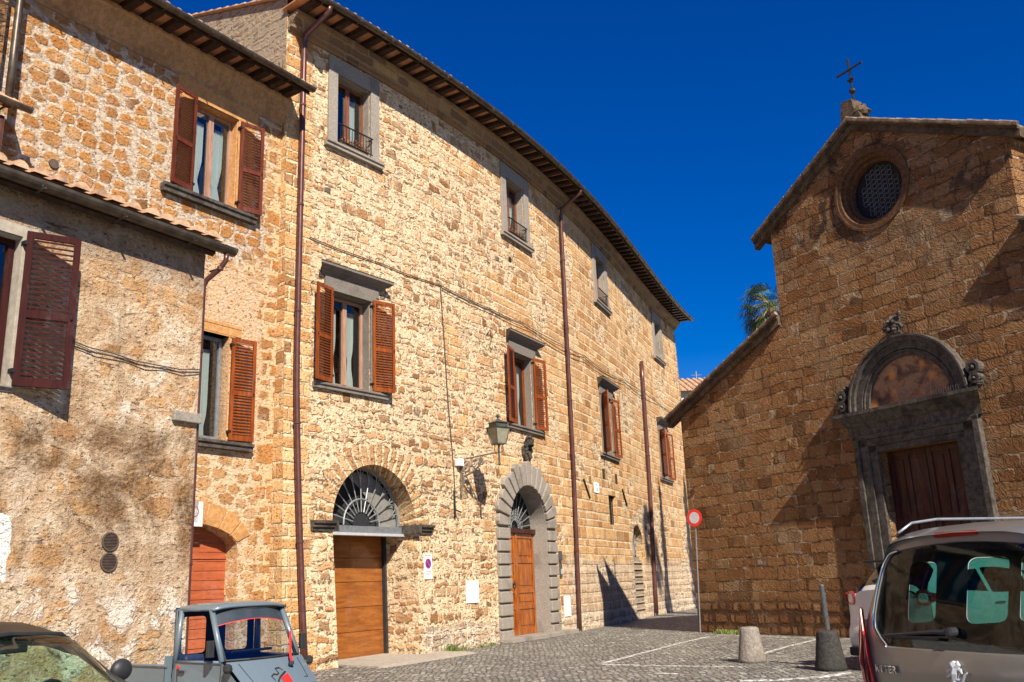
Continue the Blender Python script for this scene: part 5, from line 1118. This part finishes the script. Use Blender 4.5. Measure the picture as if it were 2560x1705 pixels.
# rear cap: outline from the section at x=0, bulged backwards
def cap_outline(sh, x, n=40): return [(sh(x, 10 * i / n)[1], sh(x, 10 * i / n)[2]) for i in range(n + 1)]
out = cap_outline(sh, .0)
def bulge(y, z, W_=.9):
    e = max(0., 1 - (abs(y) / .90) ** 4); zt = max(0, z - 1.08); return -.11 * e - .0 + .16 * max(0, (z - 1.15) / .7) ** 1.4 - .03 * max(0, 1 - abs(z - .95) / .3)
def capm(fm, off=0.): return lambda y, o, z: fm(bulge(y, z) - off - o, y, z)
hw = [(.66, 1.20), (.56, 1.10), (.45, 1.085), (-.45, 1.085), (-.56, 1.10), (-.66, 1.20), (-.665, 1.30), (-.60, 1.55), (-.55, 1.66), (-.45, 1.71), (0, 1.745), (.45, 1.71), (.55, 1.66), (.60, 1.55), (.665, 1.30)]
hw = [(a * 1.08, b) for a, b in hw]
hw = [catm(hw + hw[:1], i / 3) for i in range(45)]
vs, fs = cdt(out, [hw], .10); CM = capm(VF)
mb = MB(CM); mb.add([(a, 0, b) for a, b in vs], fs); mb.add([(a, 0, b) for a, b in hw] + [(a * .985, -.02, b + (.008 if b < 1.3 else -.008)) for a, b in hw], [(i, (i + 1) % 45, (i + 1) % 45 + 45, i + 45) for i in range(45)])
tg = mb.build('tailgate', 'vanp', vn, smooth=True)
vs, fs = cdt([(a * .99, b) for a, b in hw], [], .12); MB(CM).add([(a, -.012, b) for a, b in vs], fs).build('rear_window', 'rearg', tg, smooth=True)
vi = [(a * .92, 1.4 + (b - 1.4) * .86) for a, b in hw]; vs, fs = cdt([(a * .985, b) for a, b in hw], [vi], .1); MB(CM).add([(a, -.018, b) for a, b in vs], fs).build('window_border', 'black', tg)
MB(CM).tube([(a * 1.005, .004, b) for a, b in (hw[33:] + hw[:6])], .009, 6).build('window_trim', 'chrome', tg)
for sgn in (1, -1):
    tl = [(.915, 1.29), (.80, 1.12), (.775, .95), (.76, .60), (.885, .60), (.905, .9)]
    tl = [(sgn * (a), b) for a, b in [(.862, 1.34), (.815, 1.18), (.77, 1.0), (.745, .80), (.892, .80), (.900, .97), (.893, 1.15)]]
    TLM = lambda y, o, z: VF(bulge(y, z) * .9 - .012 - o, y, z)
    lamp = MB(TLM).extr(tl, .0, .035).build('tail_lamp', 'tail', vn, bevel=.01)
    t2 = [(sgn * a, b) for a, b in [(.744, .795), (.735, .55), (.885, .55), (.892, .795)]]; MB(TLM).extr(t2, .0, .033).build('lamp_lens', 'tailw', lamp)
    MB(TLM).tube([(sgn * .79, .036, 1.16), (sgn * .80, .036, .98), (sgn * .79, .036, .78)], .006, 4).tube([(sgn * .83, .036, 1.22), (sgn * .845, .036, 1.0), (sgn * .83, .036, .78)], .005, 4).build('lamp_rib', 'black', lamp)
MB(CM).extr([(a, b) for a, b in rrect(-.17, .17, 1.775, 1.808, .015)], -.004, .012).build('brake_lamp', 'tail', tg)
wp = MB(CM).tube([(.0, .03, 1.20), (.12, .045, 1.20), (.55, .03, 1.165)], [.02, .014, .008], 6).lathe((0, .02, 1.2), [(.03, -.02), (.03, .03), (.015, .04)], 12, 'o').box(.10, .60, .012, .03, 1.150, 1.165); wp.build('rear_wiper', 'black', tg)
text('RIFTER', .066, lambda x, y, k: VF(bulge(.60 - x * 1.12, .945 + y) - .012 - k, .60 - x * 1.12, .945 + y), 'chrome', tg, .004, 'model_lettering', .001)
MB(CM).tube([(.80, -.002, .62), (.80, -.002, 1.0), (.82, -.002, 1.25)], .006, 4).tube([(-.80, -.002, .62), (-.80, -.002, 1.0), (-.82, -.002, 1.25)], .006, 4).tube([(-.78, .0, .86), (0, .0, .86), (.78, .0, .86)], .004, 4).build('panel_seam', 'black', tg)
# rearing animal emblem
em = MB(lambda y, o, z: VF(bulge(y, z) - .008 - o, y, z)); E0 = lambda a, b: (-a * .85, .006, .945 + b * .85)
for pts, r_ in (([(-.02, -.03), (-.01, .02), (.0, .06)], [.018, .026, .022]), ([(.0, .06), (-.02, .085), (-.05, .085)], [.024, .022, .008]), ([(.0, .05), (.03, .08), (.02, .105)], [.02, .014, .006]), ([(-.01, .04), (-.05, .045), (-.075, .025)], [.013, .01, .007]), ([(-.01, .02), (-.05, .01), (-.08, -.01)], [.013, .01, .007]), ([(-.02, -.03), (.01, -.06), (-.01, -.105)], [.018, .012, .008]), ([(-.015, -.03), (-.05, -.055), (-.055, -.09)], [.016, .011, .007]), ([(.0, -.02), (.05, -.03), (.075, .01), (.10, .03)], [.01, .009, .008, .004]), ([(.01, .05), (.045, .045), (.055, .02)], [.013, .01, .005])):
    em.tube([E0(a, b) for a, b in pts], r_, 6)
em.build('emblem', 'silver', tg)
MB(lambda y, o, z: VF(bulge(y, z) - .001 - o, y, z)).box(-.9, .9, -.01, .02, .42, .62, .1).build('rear_bumper', 'black', vn)
for sgn in (1, -1):
    rl = MB(VF).tube([(.15, sgn * .60, 1.83), (.30, sgn * .61, 1.90), (.55, sgn * .615, 1.925), (2.3, sgn * .61, 1.925), (2.6, sgn * .60, 1.86)], .010, 8); rl.build('roof_rail', 'steel', vn, smooth=True)
for x in (.85, 3.45):
    for sgn in (1, -1): wheel(VF, x, sgn * .82, .32, .2, vn, sgn)
seat(VF, 2.3, .38, vn, z=.72, h=.4); seat(VF, 2.3, -.38, vn, z=.72, h=.4)
MB(VF).box(.1, 3.4, -.84, .84, .3, .45).box(.1, .9, -.8, .8, .45, .98).build('load_floor', 'trim', vn); MB(VF).box(2.9, 3.5, -.8, .8, .5, 1.08).build('dashboard', 'trim', vn, bevel=.05)
MB(VF).box(.15, 2.7, -.62, .62, 1.80, 1.815).build('headliner', 'trim', vn)

# silver car beyond the van
SO = (5.82, 15.15); SF2 = vframe(SO, 67)
sv = thing('parked_car', 'silver hatchback parked nose to the church, half hidden behind the van', 'car', SF2(2, 0, 0))
sst = [(-.02, .45, 1.12, 1.2, .80, .62), (.02, .36, 1.14, 1.27, .87, .64), (.20, .32, 1.14, 1.56, .90, .61), (.5, .28, 1.13, 1.72, .90, .62), (1.6, .25, 1.10, 1.76, .90, .64), (2.5, .25, 1.08, 1.66, .90, .61), (3.2, .27, 1.05, 1.17, .89, .64), (4.15, .38, .85, .92, .78, .5)]
ss = Shell(sst)
lw = [[(.60, 2.2), (1.25, 2.15), (1.25, 2.82), (.80, 2.80)], rrect(1.33, 2.2, 2.12, 2.85, .05), [(2.27, 2.12), (2.95, 2.12), (2.6, 2.8), (2.27, 2.85)]]; rw_ = [[(x, 10 - t) for x, t in h] for h in lw]
ws = [(2.62, 3.5), (3.12, 3.3), (3.15, 5), (3.12, 6.7), (2.62, 6.5), (2.55, 5)]; rg = [(.09, 2.55), (.42, 3.0), (.44, 5), (.42, 7.0), (.09, 7.45), (.07, 5)]
shell_panel(SF2, ss, [(.02, 0), (4.15, 0), (4.15, 10), (.02, 10)], lw + rw_ + [ws, rg], 'suvp', 'body', sv)
for h in lw + rw_: shell_panel(SF2, ss, h, [], 'dglass', 'side_window', sv, off=-.006)
shell_panel(SF2, ss, ws, [], 'dglass', 'windscreen', sv, off=-.006); shell_panel(SF2, ss, rg, [], 'dglass', 'rear_window', sv, off=-.006)
out = cap_outline(ss, .02); bs = lambda y, z: -.10 * max(0, 1 - (abs(y) / .9) ** 3) - .08 * max(0, 1 - ((z - .5) / .25) ** 2) + .02
vs, fs = cdt(out, [], .1); MB(lambda y, o, z: SF2(bs(y, z) - o, y, z)).add([(a, 0, b) for a, b in vs], fs).build('tailgate', 'suvp', sv, smooth=True)
for sgn in (1, -1):
    c_ = MB(lambda x, y, z: SF2(x, y, z)); P = []
    lp = lambda y, o, z: SF2(bs(y, z) - .0 - o + .03 * abs(y), y, z)
    tl = MB(lp).extr([(sgn * a, b) for a, b in rrect(.66, .885, 1.02, 1.25, .07)], 0, .035).build('tail_lamp', 'tail', sv, bevel=.012)
    MB(lp).extr([(sgn * a, b) for a, b in rrect(.70, .85, 1.06, 1.20, .05)], 0.03, .042).build('lamp_lens', 'tailw', tl, bevel=.005)
    MB(SF2).add([(.0, sgn * .90, 1.22), (.26, sgn * .915, 1.16), (.0, sgn * .90, 1.06)], [(0, 1, 2)]).build('side_lamp', 'tail', tl)
MB(lambda y, o, z: SF2(bs(y, z) - o, y, z)).box(-.5, .5, 0, .006, .55, .80, .1).build('plate_recess', 'strip', sv); MB(lambda y, o, z: SF2(bs(y, z) - o, y, z)).box(-.26, .26, .006, .016, .60, .71).build('number_plate', 'white', sv)
MB(SF2).box(-.12, .3, -.86, .86, .22, .36).build('bumper_trim', 'black', sv, bevel=.03); MB(SF2).box(.15, .55, -.57, .57, 1.69, 1.73).build('roof_spoiler', 'black', sv, bevel=.01)
MB(SF2).lathe((.62, -.897, .98), [(.085, -.006), (.085, .004)], 20, 'o').build('fuel_flap', 'suvp', sv); MB(SF2).box(1.3, 1.52, -.93, -.90, 1.0, 1.03).box(2.25, 2.47, -.93, -.90, 1.0, 1.03).build('door_handle', 'chrome', sv, bevel=.008)
for x in (.75, 3.3):
    for sgn in (1, -1): wheel(SF2, x, sgn * .80, .32, .2, sv, sgn)
MB(SF2).box(.3, 3., -.7, .7, .35, .9).build('cabin_trim', 'trim', sv)

# small car, lower left; forwards az 112
CO = (-3.42, 7.23); az = 112; h_ = radians(az); FW = (sin(h_), cos(h_)); LF = (-cos(h_), sin(h_))
# windscreen top left corner (local x 2.42, y .52) sits at CO
xo, yo = 2.42, .54; CO = (CO[0] - FW[0] * xo - LF[0] * yo, CO[1] - FW[1] * xo - LF[1] * yo); CF = vframe(CO, az)
sc_ = thing('parked_car', 'small white car with a dark roof and a short aerial, lower left corner', 'car', CF(2, 0, 0))
cst = [(.0, .40, .85, .90, .70, .50), (.15, .25, .92, 1.15, .80, .52), (.5, .22, .93, 1.40, .82, .55), (1.2, .22, .92, 1.47, .825, .57), (2.0, .22, .90, 1.465, .825, .57), (2.42, .22, .89, 1.38, .82, .56), (3.05, .23, .87, .99, .81, .60), (3.5, .3, .75, .86, .76, .52), (3.62, .4, .6, .66, .66, .4)]
cs_ = Shell(cst)
lw = [[(1.35, 2.12), (2.75, 2.12), (2.38, 2.8), (1.35, 2.86)], [(.5, 2.2), (1.25, 2.12), (1.25, 2.85), (.7, 2.8)]]; rw_ = [[(x, 10 - t) for x, t in h] for h in lw]
ws = [(2.42, 3.25), (2.75, 3.05), (3.0, 2.95), (3.04, 4), (3.06, 5), (3.04, 6), (3.0, 7.05), (2.75, 6.95), (2.42, 6.75), (2.40, 5)]
rf = [(.55, 2.95), (2.36, 2.95), (2.38, 5), (2.36, 7.05), (.55, 7.05)]
shell_panel(CF, cs_, [(.0, 0), (3.62, 0), (3.62, 10), (.0, 10)], lw + rw_ + [ws, rf], 'whitep', 'body', sc_, .12)
shell_panel(CF, cs_, [(.52, 2.93), (2.40, 2.93), (2.41, 5), (2.40, 7.07), (.52, 7.07)], [], 'roofp', 'roof', sc_, .15, .004)
for h in lw + rw_: shell_panel(CF, cs_, h, [], 'wsg', 'side_window', sc_, off=-.006)
shell_panel(CF, cs_, ws, [], 'wsg', 'windscreen', sc_, .2, -.006)
K = MB(CF)
for sgn in (0, 1):
    e = [cs_(x, t if not sgn else 10 - t) for x, t in ((2.38, 3.2), (2.75, 2.98), (3.04, 2.85))]; K.tube([(p[0], p[1], p[2] + .008) for p in e], .028, 6)
e = [cs_(2.40, t) for t in (3.2, 4, 5, 6, 6.8)]; K.tube([(p[0], p[1], p[2] + .002) for p in e], .016, 5); K.build('windscreen_frame', 'black', sc_)
for sgn in (1, -1):
    m_ = MB(CF).blob((2.50, sgn * .95, 1.05), (.06, .10, .085), 10, 1, 0.).tube([(2.55, sgn * .80, .95), (2.5, sgn * .93, 1.0)], .03, 6).build('wing_mirror', 'black', sc_, smooth=True)
MB(CF).lathe((2.18, .0, 1.462), [(.03, 0), (.022, .03), (.008, .05)], 8).tube([(2.18, 0, 1.50), (2.02, -.04, 1.62), (1.78, -.09, 1.80)], [.006, .004, .002], 5).build('aerial', 'black', sc_)
MB(CF).tube([(2.36 + .06 * cos(t * pi / 10), .36 + .18 * cos(t * pi / 10) * 0 + .18 * sin(t * pi / 10), .86 + .17 * cos(t * pi / 10)) for t in range(21)], .016, 6).build('steering_wheel', 'black', sc_)
MB(CF).box(2.5, 3.0, -.72, .72, .5, .87).build('dashboard', 'bluei', sc_, bevel=.06)
seat(CF, 1.45, .36, sc_, 'bluei', .55, .5); seat(CF, 1.45, -.36, sc_, 'bluei', .55, .5); MB(CF).box(.5, 2.6, -.74, .74, .3, .42).build('cabin_floor', 'bluei', sc_); MB(CF).box(.55, .75, -.7, .7, .4, 1.1).build('rear_bench', 'bluei', sc_, bevel=.04)
MB(CF).box(2.40, 2.45, -.11, .11, 1.25, 1.31).tube([(2.44, 0, 1.36), (2.42, 0, 1.3)], .012, 5).build('rear_view_mirror', 'black', sc_, bevel=.015)
for x in (.65, 2.95):
    for sgn in (1, -1): wheel(CF, x, sgn * .74, .29, .18, sc_, sgn)
for sgn in (1, -1): MB(CF).lathe((3.40, sgn * .52, .70), [(.10, -.05), (.10, .03), (.04, .06)], 16, 'z').build('headlight', 'silver', sc_)

# three wheeled pickup; forwards az 115
AZ = 126; h_ = radians(AZ); FW = (sin(h_), cos(h_)); LF = (-cos(h_), sin(h_)); DA = 11.1
AO = (-math.sin(radians(17.1)) * DA, math.cos(radians(17.1)) * DA)   # foot of the windscreen, right hand corner (local x .62, y -.50)
AO = (AO[0] - FW[0] * .62 + LF[0] * .52, AO[1] - FW[1] * .62 + LF[1] * .52); AF = vframe(AO, AZ)
ap = thing('three_wheeler', 'grey blue three wheeled pickup with a red wiper and black sun strip', 'pickup', AF(-.5, 0, 0))
bo = MB(AF)
def quadp(mb, P, th=.0): mb.add(P, [tuple(range(len(P)))])
# lower front: wedge from windscreen foot down to nose
def section(x0, z0, x1, z1, w0, w1, mb, n=8):
    vs = []
    for (x, z, w) in ((x0, z0, w0), (x1, z1, w1)):
        for i in range(n + 1): t = -1 + 2 * i / n; vs.append((x - .16 * t * t * (1 if abs(t) < 1 else 1) * w, t * w, z))
    mb.add(vs, [(i, i + 1, n + 2 + i, n + 1 + i) for i in range(n)])
section(.66, .86, .98, .58, .54, .50, bo); section(.98, .58, 1.08, .30, .50, .36, bo)
for sgn in (1, -1):
    bo.add([(.50, sgn * .54, .86), (-.28, sgn * .60, .86), (-.28, sgn * .60, .28), (.2, sgn * .58, .25), (.9, sgn * .38, .28), (.82, sgn * .50, .58)], [(0, 1, 2, 3, 4, 5)])
    bo.add([(-.28, sgn * .60, .28), (-.28, sgn * .60, 1.44), (-.36, sgn * .57, 1.44), (-.38, sgn * .57, .28)], [(0, 1, 2, 3)])
bw = rect(-.44, .44, .92, 1.36); vs, fs = cdt(rect(-.57, .57, .28, 1.46), [rrect(-.47, -.14, .93, 1.35, .05), rrect(.14, .47, .93, 1.35, .05)], 0)
bo.add([(-.38, a, b) for a, b in vs], fs)
MB(AF).add([(-.374, a, b) for a, b in vs], fs).build('cab_lining', 'bluei', ap); bo.box(-.38, .6, -.5, .5, .26, .30); apb = bo.build('cab_body', 'apep', ap)
for sgn in (1, -1):
    pl = MB(AF); pl.tube([(.50, sgn * .535, .86), (.22, sgn * .50, 1.43)], .036, 6).tube([(-.30, sgn * .59, .84), (-.28, sgn * .55, 1.43)], .034, 6).tube([(-.29, sgn * .55, 1.43), (.22, sgn * .50, 1.43)], .022, 6).tube([(-.3, sgn * .595, .86), (.5, sgn * .545, .86)], .018, 6)
    pl.build('door_pillar', 'apep', ap, smooth=True)
rfm = MB(AF); n = 10; vs = []
for i in range(n + 1):
    x = -.44 + .78 * i / n
    for j in range(n + 1):
        y = -.56 + 1.12 * j / n; vs.append((x - .05 * (y / .56) ** 2 * (i / n), y * (1 - .05 * i / n), 1.435 + .075 * (1 - (y / .57) ** 4) * (1 - ((x + .08) / .46) ** 4 * .8)))
rfm.add(vs, [(i * (n + 1) + j, i * (n + 1) + j + 1, (i + 1) * (n + 1) + j + 1, (i + 1) * (n + 1) + j) for i in range(n) for j in range(n)])
ro = rfm.build('cab_roof', 'apep', ap, smooth=True); md = ro.modifiers.new('s', 'SOLIDIFY'); md.thickness = .03
def wsp(t, k, off=0.):      # windscreen: t -1..1 across, k 0 bottom..1 top
    return (.655 - .33 * k - .13 * t * t + off, t * (.525 - .035 * k), .875 + .545 * k)
def wspanel(k0f, k1f, mat, name, off, par, n=12):
    vs = []
    for i in range(n + 1): t = -.97 + 1.94 * i / n; vs += [wsp(t, k0f(t), off), wsp(t, k1f(t), off)]
    return MB(AF).add(vs, [(2 * i, 2 * i + 2, 2 * i + 3, 2 * i + 1) for i in range(n)]).build(name, mat, par, smooth=True, recalc=False)
MT['apg'] = mat_glass('pale windscreen', (.52, .60, .70), .05)
wso = wspanel(lambda t: .02, lambda t: .99, 'apg', 'windscreen', 0, ap)
wspanel(lambda t: .80 - .12 * t * t, lambda t: .99, 'strip', 'sun_strip', .004, wso); wspanel(lambda t: .787 - .12 * t * t, lambda t: .80 - .12 * t * t, 'red', 'sun_strip_edge', .005, wso)
e = [wsp(-.98, 0), wsp(-.5, 0), wsp(0, 0), wsp(.5, 0), wsp(.98, 0), wsp(.98, 1), wsp(.5, 1), wsp(0, 1), wsp(-.5, 1), wsp(-.98, 1), wsp(-.98, 0)]; MB(AF).tube(e, .014, 6).build('windscreen_seal', 'black', wso)
MB(AF).tube([(.79, .22, .80), (.75, .22, .87), (.61, .33, 1.14)], [.02, .015, .012], 6).build('wiper_arm', 'red', ap); MB(AF).lathe((.78, .21, .78), [(.035, 0), (.03, .04)], 10).build('wiper_pivot', 'black', ap)
for sgn in (1, -1): MB(AF).tube([(.38, sgn * .56, .92), (.46, sgn * .70, .95)], .012, 5).box(.42, .47, sgn * .66 - .04, sgn * .66 + .04, .92, 1.10).build('wing_mirror', 'black', ap, bevel=.02)
for sgn in (1, -1): MB(AF).tube([(.63, sgn * .50, .78), (.68, sgn * .60, .78)], .028, 6).lathe((.66, sgn * .58, .75), [(.03, 0), (.05, .03), (.05, .08), (.02, .1)], 10).build('indicator_lamp', 'black', ap)
MB(AF).box(-.33, -.25, -.5, .5, .45, .92).box(-.3, .1, -.5, .5, .4, .55).build('bench_seat', 'bluei', ap, bevel=.04); MB(AF).box(.35, .58, -.5, .5, .5, .84).build('dashboard', 'bluei', ap, bevel=.04)
MB(AF).tube([(.33, -.28, .95), (.33, .28, .95)], .018, 6).build('handlebar', 'black', ap)
pr = MB(AF); pr.add([(-.37, -.02, .92), (-.37, .02, .92), (-.37, .02, 1.34), (-.37, -.02, 1.34)], [(0, 1, 2, 3)]); pr.box(-.376, -.37, -.03, .42, .86, 1.34) if 0 else pr
for sgn in (1, -1):
    MB(AF).tube([(-.24, sgn * .604, .82), (-.24, sgn * .603, .34), (.22, sgn * .585, .30), (.50, sgn * .56, .55), (.50, sgn * .548, .83)], .006, 4).build('door_seam', 'black', ap)
    MB(AF).box(-.20, -.10, sgn * .61 - .012, sgn * .61 + .012, .74, .77).build('door_handle', 'black', ap, bevel=.005)
    MB(AF).lathe((-.22, sgn * .605, .80), [(.022, -.005), (.022, .008)], 10, 'o').build('door_lock', 'red', ap)
MB(lambda y, o, z: AF(.66 + (.86 - z) * 1.143 + .006 + o - .16 * (y / .52) ** 2 * .5, y, z)).tube([(-.42, 0, .84), (-.38, 0, .64), (.38, 0, .64), (.42, 0, .84)], .005, 4).build('bonnet_seam', 'black', ap)
# bonnet emblem: black horned outline with a red patch
em_ = MB(lambda y, o, z: AF(.66 + (.86 - z) * 1.143 + .012 + o - .16 * (y / .52) ** 2 * .5, y, z)).extr([(-.02, .60), (.10, .62), (.10, .70), (.02, .68), (-.03, .66)], 0, .004).build('bonnet_emblem', 'red', ap)
MB(lambda y, o, z: AF(.66 + (.86 - z) * 1.143 + .016 + o, y, z)).tube([(-.12, 0, .65), (-.14, 0, .69), (-.09, 0, .71), (-.06, 0, .70), (-.02, 0, .71), (-.03, 0, .76), (.03, 0, .765), (.06, 0, .74)], .006, 4).tube([(-.10, 0, .63), (-.04, 0, .67), (.03, 0, .70), (.08, 0, .72)], .008, 4).build('emblem_outline', 'black', em_)
bd = MB(AF).box(-1.85, -.48, -.60, -.575, .55, .80).box(-1.85, -.48, .575, .60, .55, .80).box(-1.87, -1.845, -.6, .6, .55, .80).box(-.50, -.475, -.6, .6, .55, .92).box(-1.85, -.48, -.58, .58, .53, .56).tube([(-1.87, -.60, .81), (-.46, -.60, .81)], .02, 6).tube([(-1.87, .60, .81), (-.46, .60, .81)], .02, 6); bd.build('cargo_bed', 'apep', ap)
for sgn in (1, -1): wheel(AF, -1.25, sgn * .5, .22, .14, ap, sgn)
wheel(AF, .72, 0, .22, .12, ap, 1)
MB(AF).lathe((.95, 0, .46), [(.11, -.03), (.10, .04), (.03, .06)], 18).build('headlight', 'silver', ap)
